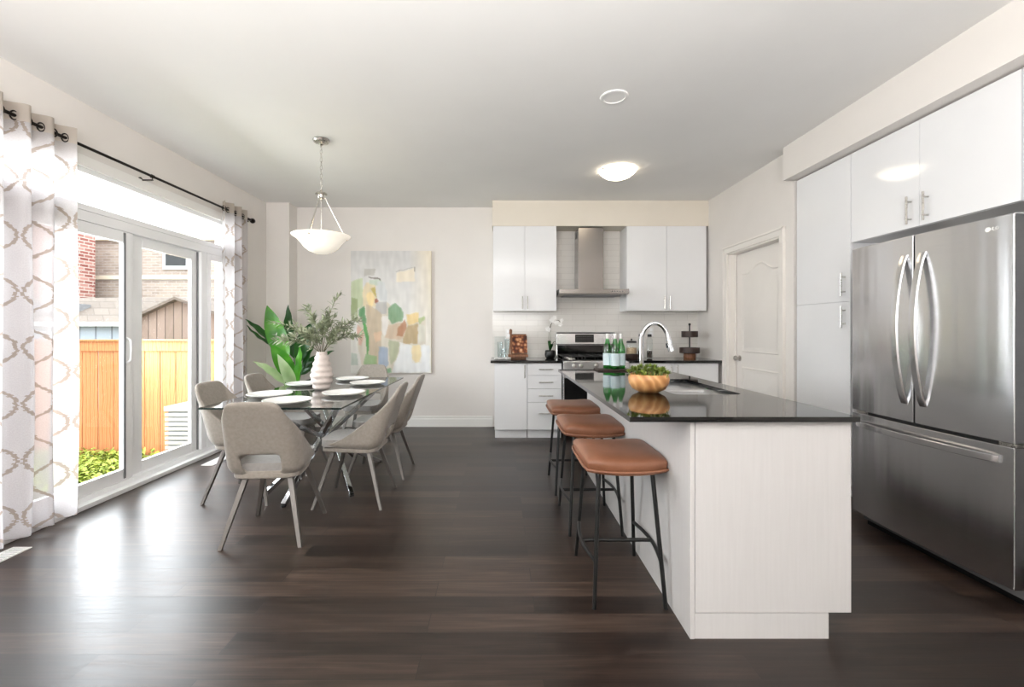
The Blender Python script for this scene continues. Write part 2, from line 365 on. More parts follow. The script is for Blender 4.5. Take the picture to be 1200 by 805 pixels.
# patio door and windows
XI, XO = -2.955, -3.045                                                   # inner / outer face of the unit
b = BM(); c0 = XL; c1 = XL + .02
box(b, c0, c1, WY0 - .075, WY1 + .075, WZ1 - .03, WZ1 + .05); box(b, c0, c1, WY0 - .075, WY0 + .015, 0, WZ1 - .03); box(b, c0, c1, WY1 - .015, WY1 + .075, 0, WZ1 - .03)
box(b, XL - .15, XL, WY0, WY0 + .012, .02, WZ1); box(b, XL - .15, XL, WY1 - .012, WY1, .02, WZ1); box(b, XL - .15, XL, WY0, WY1, WZ1 - .012, WZ1)
struct('trim_1', b, M['trim'], bevel=.003)
d1 = structroot('door_1', (-3.0, 3.5, 0))
b = BM()
box(b, XO, XL + .03, WY0 + .01, WY1 - .01, 0, .035); box(b, XO, XI, WY0 + .01, WY1 - .01, .035, .075)
box(b, XO, XI, 2.66, 2.74, .075, 2.04); box(b, XO, XI, 4.405, 4.49, .075, 2.04)
box(b, XO, XI, WY0 + .01, WY1 - .01, 2.04, 2.115)
box(b, XO + .02, XI - .015, 3.545, 3.60, .075, 2.04)
obj('door_frame', b, M['vinyl'], d1, bevel=.004)
def sash(y0, y1, xi, xo, sl, sr, z0=.075, z1=2.04, top=.085, bot=.09):
    b = BM(); box(b, xo, xi, y0, y0 + sl, z0, z1); box(b, xo, xi, y1 - sr, y1, z0, z1)
    box(b, xo, xi, y0 + sl, y1 - sr, z1 - top, z1); box(b, xo, xi, y0 + sl, y1 - sr, z0, z0 + bot)
    return b
p1 = obj('sliding_panel', sash(2.745, 3.575, -2.965, -2.999, .08, .075), M['vinyl'], d1, bevel=.004)
obj('pane', bx(-2.984, -2.980, 2.82, 3.505, .16, 1.96), M['pane'], p1)
obj('door_handle', tube(BM(), [(-2.965, 3.535, 1.0), (-2.935, 3.535, 1.02), (-2.93, 3.535, 1.1), (-2.935, 3.535, 1.18), (-2.965, 3.535, 1.20)], .009), M['vinyl'], p1, smooth=True)
p2 = obj('sliding_panel', sash(3.60, 4.40, -3.001, -3.035, .13, .075), M['vinyl'], d1, bevel=.004)
obj('pane', bx(-3.020, -3.016, 3.72, 4.33, .16, 1.96), M['pane'], p2)
obj('interlock', bx(-2.968, -2.960, 3.502, 3.520, .09, 2.03), M['grey'], p1)
obj('weather_strip', bx(-2.999, -2.985, 4.395, 4.405, .08, 2.035), M['grey'], p2)
def win(name, y0, y1, z0, z1, f=.03):
    r = structroot(name, (-3.0, (y0 + y1) / 2, z0))
    b = BM(); box(b, XO, XI, y0, y0 + f, z0, z1); box(b, XO, XI, y1 - f, y1, z0, z1); box(b, XO, XI, y0 + f, y1 - f, z0, z0 + f); box(b, XO, XI, y0 + f, y1 - f, z1 - f, z1)
    obj('window_frame', b, M['vinyl'], r, bevel=.003); obj('pane', bx(-3.002, -2.998, y0 + f - .005, y1 - f + .005, z0 + f - .005, z1 - f + .005), M['pane'], r)
win('window_1', WY0 + .012, WY1 - .012, 2.116, WZ1 - .012, .045)
win('window_2', 4.491, WY1 - .012, .076, 2.039, .06)
win('window_3', WY0 + .012, 2.659, .076, 2.039, .06)

# interior door
b = BM(); cw = .07
box(b, XR - .018, XR, DY0 - cw, DY0 + .005, 0, DZ + cw); box(b, XR - .018, XR, DY1 - .005, DY1 + cw, 0, DZ + cw); box(b, XR - .018, XR, DY0, DY1, DZ - .005, DZ + cw)
box(b, XR - .03, XR - .018, DY0 - cw, DY0 - cw + .02, 0, DZ + cw); box(b, XR - .03, XR - .018, DY1 + cw - .02, DY1 + cw, 0, DZ + cw); box(b, XR - .03, XR - .018, DY0 - cw, DY1 + cw, DZ + cw - .02, DZ + cw)
box(b, XR, XR + .13, DY0, DY0 + .02, 0, DZ); box(b, XR, XR + .13, DY1 - .02, DY1, 0, DZ); box(b, XR, XR + .13, DY0, DY1, DZ - .02, DZ)
box(b, XR + .07, XR + .085, DY1 - .032, DY1 - .02, 0, DZ - .02)
struct('trim_2', b, M['door'], bevel=.003)
d2 = structroot('door_2', (XR + .11, (DY0 + DY1) / 2, 0))
XD = XR + .09
obj('door_slab', bx(XD, XD + .036, DY0 + .022, DY1 - .022, .008, DZ - .022), M['door'], d2, bevel=.002)
def raised(y0, y1, z0, z1, arch=0):
    b = BM(); pts = [(y0, z0), (y1, z0)]
    n = 14
    for i in range(n + 1):
        t = i / n; y = y1 + (y0 - y1) * t
        s = math.sin(PI * min(1, max(0, (t - .12) / .76))) ** 2 if arch else 0
        pts.append((y, z1 - arch + arch * s))
    # moulding ring
    cy = (y0 + y1) / 2; cz = (z0 + z1) / 2
    inner = [(cy + (p[0] - cy) * (1 - .03 / (abs(y1 - y0) / 2)), cz + (p[1] - cz) * (1 - .03 / (abs(z1 - z0) / 2))) for p in pts]
    o = [b.verts.new((XD, *p)) for p in pts]; q = [b.verts.new((XD - .008, cy + (p[0] - cy) * .975, cz + (p[1] - cz) * (1 - .012 / (abs(z1 - z0) / 2)))) for p in pts]; i_ = [b.verts.new((XD + .001, *p)) for p in inner]
    k = len(pts)
    for a, c in ((o, q), (q, i_)):
        for j in range(k): b.faces.new((a[j], a[(j + 1) % k], c[(j + 1) % k], c[j]))
    inner2 = [(cy + (p[0] - cy) * .84, cz + (p[1] - cz) * (1 - .06 / (abs(z1 - z0) / 2))) for p in pts]
    a = [b.verts.new((XD - .006, *p)) for p in inner2]
    for j in range(k): b.faces.new((i_[j], i_[(j + 1) % k], a[(j + 1) % k], a[j]))
    b.faces.new(a)
    return b
obj('door_panel', raised(DY0 + .14, DY1 - .14, 1.02, DZ - .16, .09), M['door'], d2, smooth=True)
obj('door_panel', raised(DY0 + .14, DY1 - .14, .22, .86), M['door'], d2, smooth=True)
kn = BM(); ky = DY1 - .09
lathe(kn, [(0, 0), (.030, 0), (.030, -.006), (.012, -.012), (.012, -.03), (.022, -.036), (.029, -.048), (.027, -.06), (.015, -.068), (0, -.07)], 24, (XD, ky, .95), 'x')
obj('door_knob', kn, M['nickel'], d2, smooth=True)

# ------------------------------------------------------------------ handles / cabinets
def bar_handle(parent, p0, p1, out, r=.006):
    """bar between p0 and p1 standing off along vector out"""
    p0, p1, out = Vector(p0), Vector(p1), Vector(out); d = (p1 - p0).normalized() * .02
    b = BM(); tube(b, [p0 - d * .6 + out, p1 + d * .6 + out], r * .95, 8)
    for p in (p0 + d, p1 - d): tube(b, [p, p + out], r * .75, 8)
    return obj('handle', b, M['nickel'], parent, smooth=True)
def cabY(name, label, x0, x1, yf, yb, z0, z1, doors=(), drawers=(), toe=False, group=None):
    """cabinet facing -Y. doors (x0,x1,z0,z1,handle x,hz0,hz1); drawers (x0,x1,z0,z1,hx0,hx1,hz)"""
    t = thing(name, label, 'cabinet', ((x0 + x1) / 2, (yf + yb) / 2, 0 if toe else z0), 0, group)
    b = bx(x0, x1, yf + .02, yb, z0, z1)
    obj('body', b, M['cab'], t)
    if toe: obj('toe_kick', bx(x0 + .005, x1 - .002, yf + .065, yb, 0, z0), M['cab'], t)
    for (a, c, e, f, hx, h0, h1) in doors:
        d = obj('door', bx(a + .0015, c - .0015, yf, yf + .019, e + .0015, f - .0015), M['cab'], t, bevel=.0015)
        bar_handle(d, (hx, yf, h0), (hx, yf, h1), (0, -.03, 0))
    for (a, c, e, f, h0, h1, hz) in drawers:
        d = obj('drawer', bx(a + .0015, c - .0015, yf, yf + .019, e + .0015, f - .0015), M['cab'], t, bevel=.0015)
        bar_handle(d, (h0, yf, hz), (h1, yf, hz), (0, -.03, 0))
    return t
YU = 5.49 - .02
cabY('wall_cabinet', 'white gloss two-door wall cabinet left of the range hood', -.075, .707, YU, YB - .01, 1.50, 2.545, doors=((-.075, .316, 1.50, 2.545, .285, 1.535, 1.665), (.316, .707, 1.50, 2.545, .35, 1.535, 1.665)), group='wall cabinets')
cabY('wall_cabinet', 'white gloss two-door wall cabinet right of the range hood', 1.573, 2.555, YU, YB - .01, 1.50, 2.545, doors=((1.573, 2.064, 1.50, 2.545, 2.03, 1.535, 1.665), (2.064, 2.555, 1.50, 2.545, 2.098, 1.535, 1.665)), group='wall cabinets')
YF = 5.14
cabY('base_cabinet', 'white single-door base cabinet at the left end of the back counter', -.055, .325, YF, YB - .01, .105, .88, doors=((-.055, .325, .105, .88, .295, .72, .85),), toe=True)
dr = [(.88, .738), (.738, .583), (.583, .424), (.424, .106)]
cabY('drawer_cabinet', 'white four-drawer base cabinet left of the range', .327, .725, YF, YB - .01, .105, .88, drawers=[(.327, .725, z0, z1, .47, .61, (z1 + z0) / 2 + (.035 if z1 - z0 > .2 else 0)) for z1, z0 in dr], toe=True)
cabY('base_cabinet', 'white two-door base cabinet between the range and the right wall', 1.51, 2.54, YF, YB - .01, .105, .88, doors=((1.51, 2.025, .105, .88, 1.99, .72, .85), (2.025, 2.54, .105, .88, 2.06, .72, .85)), toe=True)
tag(obj('countertop', bx(-.10, .73, 5.11, YB - .012, .881, .912), M['granite'], bevel=.002), 'black polished countertop left of the range', 'countertop', 'back counter tops')
tag(obj('countertop', bx(1.50, 2.575, 5.11, YB - .012, .881, .912), M['granite'], bevel=.002), 'black polished countertop right of the range under the tiered tray', 'countertop', 'back counter tops')

def cabX(name, label, y0, y1, xf, xb, z0, z1, doors, toe=0):
    t = thing(name, label, 'cabinet', ((xf + xb) / 2, (y0 + y1) / 2, 0 if toe else z0))
    obj('body', bx(xf + .02, xb, y0, y1, z0, z1), M['cab'], t)
    if toe: obj('toe_kick', bx(xf + .07, xb, y0 + .002, y1 - .002, 0, z0), M['cab'], t)
    for (a, c, e, f, hy, h0, h1) in doors:
        d = obj('door', bx(xf, xf + .019, a + .0015, c - .0015, e + .0015, f - .0015), M['cab'], t, bevel=.0015)
        if hy: bar_handle(d, (xf, hy, h0), (xf, hy, h1), (-.032, 0, 0), .0065)
    return t
XF = 2.60
cabX('pantry_cabinet', 'tall white pantry cabinet beside the interior door', 3.285, 3.88, XF, 3.24, .10, 2.565, ((3.285, 3.88, 1.475, 2.565, 3.335, 1.53, 1.68), (3.285, 3.88, .10, 1.475, 3.335, 1.29, 1.43)), toe=1)
cabX('wall_cabinet', 'white gloss wall cabinet directly above the fridge', 2.21, 3.28, XF, 3.24, 1.905, 2.565, ((2.745, 3.28, 1.905, 2.565, 2.80, 1.94, 2.09), (2.21, 2.745, 1.905, 2.565, 2.69, 1.94, 2.09)))
cabX('wall_cabinet', 'white gloss wall cabinet nearest the camera above the fridge side', 1.66, 2.205, XF, 3.24, 1.905, 2.565, ((1.66, 2.205, 1.905, 2.565, 1.72, 1.94, 2.09),))
tag(obj('side_panel', bx(2.60, 3.24, 1.63, 1.65, 0, 2.565), M['cab']), 'tall white gable panel closing the fridge niche', 'panel')

# ------------------------------------------------------------------ fridge
fr = thing('refrigerator', 'large stainless french-door refrigerator with a bottom freezer drawer', 'refrigerator', (2.75, 2.46, 0))
FX, F0, F1, FM = 2.30, 2.0, 2.92, 2.462
obj('body', bx(2.385, 3.12, F0 + .012, F1 - .012, .03, 1.765), M['grey'], fr, bevel=.006)
def fdoor(name, y0, y1, z0, z1):
    n = 12; out = []
    for i in range(n + 1):                                               # gently crowned front
        t = i / n; yy = y0 + (y1 - y0) * t
        g = (yy - F0) / (F1 - F0) * 2 - 1
        out.append((FX + .022 * g ** 2 * (1 if abs(g) < .9 else 1), yy))
    b = BM(); pts = [(x, y) for x, y in out] + [(2.378, y1), (2.378, y0)]
    prism(b, pts, 'z', z0, z1)
    return obj(name, b, M['steel'], fr, bevel=.004, seg=2)
dA = fdoor('fridge_door', FM + .005, F1, .745, 1.79); dB = fdoor('fridge_door', F0, FM - .005, .745, 1.79); dC = fdoor('freezer_drawer', F0, F1, .085, .728)
def bowed(y, z0, z1, x, depth, w=.021, t=.009):
    b = BM(); n = 22; rings = []
    for i in range(n + 1):
        s = i / n; z = z0 + (z1 - z0) * s; o = depth * (math.sin(PI * s) ** .75 if 0 < s < 1 else 0)
        xx = x - o
        rings.append([b.verts.new((xx + dx * t, y + dy * w, z)) for dx, dy in ((-1, -.8), (-1.15, 0), (-1, .8), (-.2, 1), (.8, .7), (.8, -.7), (-.2, -1))])
    for A, B in zip(rings, rings[1:]):
        for j in range(7): b.faces.new((A[j], A[(j + 1) % 7], B[(j + 1) % 7], B[j]))
    b.faces.new(rings[0]); b.faces.new(rings[-1]); return b
obj('handle', bowed(FM + .055, .845, 1.685, FX + .004, .062), M['steel'], dA, smooth=True)
obj('handle', bowed(FM - .055, .845, 1.685, FX + .004, .062), M['steel'], dB, smooth=True)
b = BM(); n = 22; rings = []
for i in range(n + 1):
    s = i / n; y = F0 + .05 + (F1 - F0 - .1) * s; o = .058 * (math.sin(PI * s) ** .45 if 0 < s < 1 else 0)
    xx = FX + .016 - o
    rings.append([b.verts.new((xx + dx * .010, y, .665 + dz * .018)) for dx, dz in ((-1, -.8), (-1.1, 0), (-1, .8), (-.2, 1), (.8, .7), (.8, -.7), (-.2, -1))])
for A, B in zip(rings, rings[1:]):
    for j in range(7): b.faces.new((A[j], A[(j + 1) % 7], B[(j + 1) % 7], B[j]))
b.faces.new(rings[0]); b.faces.new(rings[-1])
obj('handle', b, M['steel'], dC, smooth=True)
obj('door_gap_shade', bx(2.345, 2.384, F0 + .02, F1 - .02, .70, 1.775), M['black'], fr)  # black sheet behind the doors paints the shade in their gap
obj('base_grille', bx(2.40, 2.42, F0 + .03, F1 - .03, 0, .08), M['black'], fr)
for y0 in (F0 + .02, F1 - .12): obj('hinge_cover', bx(2.36, 2.48, y0, y0 + .09, 1.766, 1.80), M['grey'], fr, bevel=.004)
for y0 in (F0 + .0, F1 - .1): obj('hinge', bx(2.33, 2.39, y0, y0 + .07, .729, .744), M['nickel'], fr, bevel=.002)
xe = FX + .0155
em = obj('emblem', lathe(BM(), [(0, -.004), (.0115, -.004), (.0115, .002)], 24, (xe, 2.10, 1.735), 'x'), M['white'], dB)
em['label'] = 'small pale round emblem'
def text_mesh(name, body, size, mat, parent, loc, rot, w=True, extr=.0008):
    cu = bpy.data.curves.new(name, 'FONT'); cu.body = body; cu.size = size; cu.extrude = extr; cu.align_x = 'CENTER'; cu.align_y = 'CENTER'
    tmp = bpy.data.objects.new(name + '_tmp', cu); COL.objects.link(tmp)
    dg = bpy.context.evaluated_depsgraph_get(); me = bpy.data.meshes.new_from_object(tmp.evaluated_get(dg)); bpy.data.objects.remove(tmp)
    me.transform(Matrix.Translation(Vector(loc) - (Vector(rootloc(parent)) if w else Vector())) @ Matrix.Rotation(rot[2], 4, 'Z') @ Matrix.Rotation(rot[0], 4, 'X'))
    o = bpy.data.objects.new(name, me); COL.objects.link(o); o.parent = parent; me.materials.clear(); me.materials.append(mat); return o
text_mesh('lettering', 'LG', .024, M['white'], dB, (xe - .001, 2.068, 1.735), (R(90), 0, R(-90)))

# ------------------------------------------------------------------ range + hood
rg = thing('gas_range', 'stainless gas range with black cooktop between the white base cabinets', 'stove', (1.115, 5.4, 0))
RX0, RX1, RYF = .737, 1.493, 5.10
obj('body', bx(RX0, RX1, RYF + .05, 5.785, .06, .905), M['steel'], rg)
obj('control_panel', bx(RX0, RX1, RYF - .005, RYF + .05, .80, .90), M['steel'], rg, bevel=.004)
for x in (.86, .94, 1.115, 1.29, 1.37):
    k = BM(); lathe(k, [(0, -.036), (.018, -.034), (.022, -.028), (.024, 0), (.0, 0)], 20, (x, RYF - .005, .85), 'y'); obj('knob', k, M['nickel'], rg, smooth=True)
od = obj('oven_door', bx(RX0 + .003, RX1 - .003, RYF, RYF + .048, .215, .79), M['steel'], rg, bevel=.004)
obj('oven_window', bx(RX0 + .01, RX1 - .01, RYF - .003, RYF + .002, .225, .71), M['darkglass'], od)
b = BM(); tube(b, [(RX0 + .06, RYF - .045, .745), (RX1 - .06, RYF - .045, .745)], .011, 12)
for x in (RX0 + .09, RX1 - .09): tube(b, [(x, RYF, .745), (x, RYF - .045, .745)], .009, 8)
obj('handle', b, M['nickel'], od, smooth=True)
obj('drawer', bx(RX0 + .003, RX1 - .003, RYF, RYF + .048, .07, .205), M['steel'], rg, bevel=.004)
obj('cooktop', bx(RX0, RX1, RYF + .045, 5.72, .905, .918), M['darkglass'], rg, bevel=.003)
for gx in (.86, 1.115, 1.37):
    b = BM()
    for y in (5.19, 5.67): tube(b, [(gx - .11, y, .952), (gx + .11, y, .952)], .006, 6)
    for x in (gx - .11, gx + .11, gx): tube(b, [(x, 5.19, .952), (x, 5.67, .952)], .006, 6)
    for y in (5.31, 5.43, 5.55): tube(b, [(gx - .11, y, .952), (gx + .11, y, .952)], .005, 6)
    for x in (gx - .11, gx + .11):
        for y in (5.19, 5.67): tube(b, [(x, y, .918), (x, y, .952)], .006, 6)
    obj('grate', b, M['iron'], rg, smooth=True)
for gx in (.86, 1.37):
    for y in (5.29, 5.57):
        obj('burner', lathe(BM(), [(0, .93), (.035, .93), (.045, .922), (.045, .917)], 20, (gx, y, .003)), M['nickel'], rg, smooth=True)
b = BM(); prism(b, [(5.715, .918), (5.735, 1.075), (5.70, 1.08), (5.70, 1.215), (5.72, 1.235), (5.788, 1.235), (5.788, .918)], 'x', RX0, RX1)
bgd = obj('back_guard', b, M['steel'], rg, bevel=.004)
obj('rear_panel', bx(RX0 + .01, RX1 - .01, 5.706, 5.74, .92, 1.07), M['darkglass'], rg)
dsp = obj('display', bx(.975, 1.215, 5.694, 5.702, 1.105, 1.205), M['darkglass'], rg)
for r_ in range(3):
    for c_ in range(8): obj('key_mark', bx(.99 + c_ * .028, .99 + c_ * .028 + .014, 5.693, 5.6942, 1.12 + r_ * .028, 1.12 + r_ * .028 + .004), M['grey'], dsp)

hd = thing('range_hood', 'stainless chimney range hood on the tiled wall above the range', 'range hood', (1.14, 5.55, 1.69))
b = BM(); prism(b, [(5.31, 1.70), (5.31, 1.755), (5.79, 1.765), (5.79, 1.69), (5.36, 1.69)], 'x', .722, 1.556)
obj('canopy', b, M['hood'], hd, bevel=.003)
ch = obj('chimney', bx(.985, 1.295, 5.52, 5.79, 1.765, 2.535), M['hood'], hd, bevel=.002)
b = BM()
for i in range(5): box(b, .983, .986, 5.60, 5.72, 2.43 + i * .016, 2.438 + i * .016)
obj('vent_slots', b, M['black'], ch)
obj('filter', bx(.80, 1.48, 5.40, 5.74, 1.683, 1.690), M['grey'], hd)
for i in range(5): obj('button', bx(1.35 + i * .03, 1.36 + i * .03, 5.306, 5.311, 1.722, 1.732), M['black'], hd)

# ------------------------------------------------------------------ island
isl = thing('kitchen_island', 'white kitchen island cabinet under the black countertop', 'kitchen island', (1.11, 2.87, 0))
IY0, IY1 = 1.812, 3.93
b = BM(); box(b, .80, 1.415, IY0 + .02, IY1 - .02, .105, .66); box(b, .80, 1.415, IY0 + .02, 2.37, .66, .888); box(b, .80, 1.415, 3.21, IY1 - .02, .66, .888)
box(b, .80, .925, 2.37, 3.21, .66, .888); box(b, 1.365, 1.415, 2.37, 3.21, .66, .888)
obj('body', b, M['cab'], isl)
obj('back_panel', bx(.779, .797, IY0 - .002, IY1, 0, .889), M['panel'], isl, bevel=.001)
obj('end_panel', bx(.80, 1.4376, IY0, IY0 + .018, .107, .889), M['panel'], isl, bevel=.001)
obj('end_panel', bx(.80, 1.4376, IY1 - .018, IY1, .107, .889), M['panel'], isl, bevel=.001)
obj('toe_kick', bx(.799, 1.346, IY0 + .001, IY1 - .004, 0, .104), M['panel'], isl)
ys = [IY0 + .02, 2.41, 2.79, 3.17, IY1 - .02]
for k in range(4):
    d = obj('door', bx(1.416, 1.435, ys[k] + .0015, ys[k + 1] - .0015, .108, .885), M['cab'], isl, bevel=.0015)
    bar_handle(d, (1.435, ys[k] + .05, .70), (1.435, ys[k] + .05, .84), (.03, 0, 0))
SX0, SX1, SY0, SY1 = .955, 1.33, 2.41, 3.17
CX0, CX1, CY0, CY1 = .526, 1.454, 1.787, 3.96
b = BM(); z0, z1 = .890, .911
# slab with a rounded sink cut-out
def rrect(x0, x1, y0, y1, r, n=5):
    out = []
    for cx, cy, a in ((x1 - r, y1 - r, 0), (x0 + r, y1 - r, 90), (x0 + r, y0 + r, 180), (x1 - r, y0 + r, 270)):
        for i in range(n + 1): t = R(a + 90 * i / n); out.append((cx + r * math.cos(t), cy + r * math.sin(t)))
    return out
inn = rrect(SX0, SX1, SY0, SY1, .05, 5); k = len(inn)
def toout(i):
    q = i // 6; return [(CX1, CY1), (CX0, CY1), (CX0, CY0), (CX1, CY0)][q]
for z in (z0, z1):
    pass
def slab():
    V = {}
    def v(p, z):
        key = (round(p[0], 5), round(p[1], 5), z)
        if key not in V: V[key] = b.verts.new((p[0], p[1], z))
        return V[key]
    for z in (z0, z1):
        for i in range(k):
            j = (i + 1) % k; A, B = toout(i), toout(j)
            if A == B: b.faces.new((v(inn[i], z), v(inn[j], z), v(A, z)))
            else: b.faces.new((v(inn[i], z), v(inn[j], z), v(B, z), v(A, z)))
    for i in range(k): j = (i + 1) % k; b.faces.new((v(inn[i], z0), v(inn[j], z0), v(inn[j], z1), v(inn[i], z1)))
    cs = [(CX0, CY0), (CX1, CY0), (CX1, CY1), (CX0, CY1)]
    for i in range(4): j = (i + 1) % 4; b.faces.new((v(cs[i], z0), v(cs[j], z0), v(cs[j], z1), v(cs[i], z1)))
slab()
tag(obj('island_countertop', b, M['granite']), 'black polished stone island countertop with a sink cut-out', 'countertop')
snk = thing('sink', 'stainless double-bowl undermount sink in the island countertop', 'sink', ((SX0 + SX1) / 2, (SY0 + SY1) / 2, .70))
def sbowl(y0, y1, dz):
    b = BM(); top = rrect(SX0 - .004, SX1 + .004, y0, y1, .05); bot = rrect(SX0 + .02, SX1 - .02, y0 + .02, y1 - .02, .06)
    T = [b.verts.new((*p, .889)) for p in top]; Q = [b.verts.new((*p, .889 - dz + .02)) for p in bot]
    bot2 = rrect(SX0 + .045, SX1 - .045, y0 + .045, y1 - .045, .04); Q2 = [b.verts.new((*p, .889 - dz)) for p in bot2]
    n = len(T)
    for A, B in ((T, Q), (Q, Q2)):
        for i in range(n): b.faces.new((A[i], A[(i + 1) % n], B[(i + 1) % n], B[i]))
    b.faces.new(Q2); o = obj('bowl', b, M['sinksteel'], snk, smooth=True)
    s = o.modifiers.new('thick', 'SOLIDIFY'); s.thickness = .0015; s.offset = 1
    obj('drain', lathe(BM(), [(0, .002), (.03, .002), (.042, .004), (.042, 0)], 24, ((SX0 + SX1) / 2, (y0 + y1) / 2, .889 - dz + .0005)), M['chrome'], o, smooth=True)
sbowl(SY0 - .004, 2.79, .19); sbowl(2.81, SY1 + .004, .17)
obj('divider', bx(SX0 - .004, SX1 + .004, 2.788, 2.812, .80, .886), M['sinksteel'], snk, bevel=.006)

fc = thing('kitchen_faucet', 'tall chrome gooseneck pull-down faucet beside the island sink', 'faucet', (.898, 2.80, .911))
obj('base', lathe(BM(), [(0, 0), (.028, 0), (.028, .008), (.021, .016), (.020, .05), (.020, .10), (.016, .11)], 28, (.898, 2.80, .911)), M['chrome'], fc, smooth=True)
pts = [(.898, 2.80, .96), (.898, 2.80, 1.20)] 
cx_, rr = .898 + .078, .078
for i in range(1, 15):
    a = R(180 - 12.2 * i); t = i / 14
    pts.append((cx_ + rr * math.cos(a), 2.80 - .03 * t, 1.20 + rr * 1.35 * math.sin(a)))
obj('spout', tube(BM(), pts, .0135, 16), M['chrome'], fc, smooth=True)
e = Vector(pts[-1]); d = (e - Vector(pts[-2])).normalized()
obj('spray_head', tube(BM(), [e - d * .003, e + d * .02, e + d * .09], [.0155, .0165, .018], 16), M['chrome'], fc, smooth=True)
obj('spray_button', tube(BM(), [e + d * .035 + Vector((-.016, 0, -.004)), e + d * .065 + Vector((-.018, 0, -.004))], .007, 8), M['black'], fc, smooth=True)
obj('lever', tube(BM(), [(.898, 2.80, .985), (.898, 2.845, .99), (.898, 2.885, 1.02)], [.012, .008, .006], 10), M['chrome'], fc, smooth=True)

# ------------------------------------------------------------------ bar stools
def make_stool():
    t = thing('bar_stool', 'nearest tan leather bar stool with black metal legs at the island', 'bar stool', (0, 0, 0), 0, 'bar stools along the island')
    # seat: saddle cushion, wide in y (along the island), x = depth
    nx, ny = 14, 14; b = BM(); hx, hy = .195, .215
    def P2(u, v):
        s = 1 - .06 * (abs(u) ** 4) * (abs(v) ** 4) * 2
        return u * hx * (1 - .05 * v ** 6), v * hy * (1 - .05 * u ** 6)
    def top(u, v):
        edge = max(0, 1 - (abs(u) ** 7)) ** .5 * max(0, 1 - (abs(v) ** 7)) ** .5
        return .655 - .022 + .004 + .014 * u * u + .034 * edge
    T = [[None] * (nx + 1) for _ in range(ny + 1)]; Bt = [[None] * (nx + 1) for _ in range(ny + 1)]
    for j in range(ny + 1):
        for i in range(nx + 1):
            u = math.sin((i / nx * 2 - 1) * PI / 2); v = math.sin((j / ny * 2 - 1) * PI / 2)
            x, y = P2(u, v); T[j][i] = b.verts.new((x, y, top(u, v))); Bt[j][i] = b.verts.new((x * .97, y * .97, .604 + .012 * u * u))
    for j in range(ny):
        for i in range(nx):
            b.faces.new((T[j][i], T[j][i + 1], T[j + 1][i + 1], T[j + 1][i])); b.faces.new((Bt[j][i], Bt[j + 1][i], Bt[j + 1][i + 1], Bt[j][i + 1]))
    per = [(0, i) for i in range(nx)] + [(j, nx) for j in range(ny)] + [(ny, i) for i in range(nx, 0, -1)] + [(j, 0) for j in range(ny, 0, -1)]
    for q in range(len(per)):
        a, c = per[q], per[(q + 1) % len(per)]; b.faces.new((T[a[0]][a[1]], Bt[a[0]][a[1]], Bt[c[0]][c[1]], T[c[0]][c[1]]))
    obj('seat', b, M['leather'], t, smooth=True, subsurf=1, w=False)
    b = BM(); pts = []
    for (j, i) in per[::1]:
        u = math.sin((i / nx * 2 - 1) * PI / 2); v = math.sin((j / ny * 2 - 1) * PI / 2); x, y = P2(u, v); pts.append((x * 1.0, y * 1.0, .606 + .013 * u * u))
    tube(b, pts, .006, 8, closed=True); obj('piping', b, M['leather'], t, smooth=True, w=False)
    # shell under the cushion
    b = BM(); G = [[b.verts.new((P2(u, v)[0] * .99, P2(u, v)[1] * .99, .592 + .016 * u * u)) for u in [math.sin((i / 10 * 2 - 1) * PI / 2) for i in range(11)]] for v in [math.sin((j / 10 * 2 - 1) * PI / 2) for j in range(11)]]
    for j in range(10):
        for i in range(10): b.faces.new((G[j][i], G[j][i + 1], G[j + 1][i + 1], G[j + 1][i]))
    o = obj('seat_shell', b, M['leather'], t, smooth=True, w=False); s = o.modifiers.new('t', 'SOLIDIFY'); s.thickness = .012; s.offset = 1
    F = {}
    for sx in (-1, 1):
        for sy in (-1, 1):
            topp = Vector((sx * .125, sy * .165, .598)); ft = Vector((sx * .162, sy * .238, 0)); F[sx, sy] = (topp, ft)
            b = tube(BM(), [topp, ft], [.0105, .0095], 10); obj('leg', b, M['blackmetal'], t, smooth=True, w=False)
    zr = .20
    for sx in (-1, 1):
        A = F[sx, -1][0].lerp(F[sx, -1][1], 1 - zr / .598); C = F[sx, 1][0].lerp(F[sx, 1][1], 1 - zr / .598)
        pts = []
        for i in range(17):
            s = i / 16; p = A.lerp(C, s); p.x += sx * .026 * math.sin(PI * s); pts.append(p)
        obj('foot_rail', tube(BM(), pts, .0095, 10), M['blackmetal'], t, smooth=True, w=False)
    xm = .150 + .026
    obj('stretcher', tube(BM(), [(-xm, 0, zr), (xm, 0, zr)], .0095, 10), M['blackmetal'], t, smooth=True, w=False)
    b = BM(); tube(b, [(-.125, -.165, .592), (-.125, .165, .592)], .008, 8); tube(b, [(.125, -.165, .592), (.125, .165, .592)], .008, 8); tube(b, [(-.125, -.165, .592), (.125, -.165, .592)], .008, 8); tube(b, [(-.125, .165, .592), (.125, .165, .592)], .008, 8)
    obj('seat_frame', b, M['blackmetal'], t, smooth=True, w=False)
    return t
st = make_stool(); st.location = (.592, 2.245, 0)
dup(st, (.594, 2.955, 0), 0, 'middle tan leather bar stool of the three at the island')
dup(st, (.594, 3.62, 0), 0, 'farthest tan leather bar stool at the island, nearest the range')

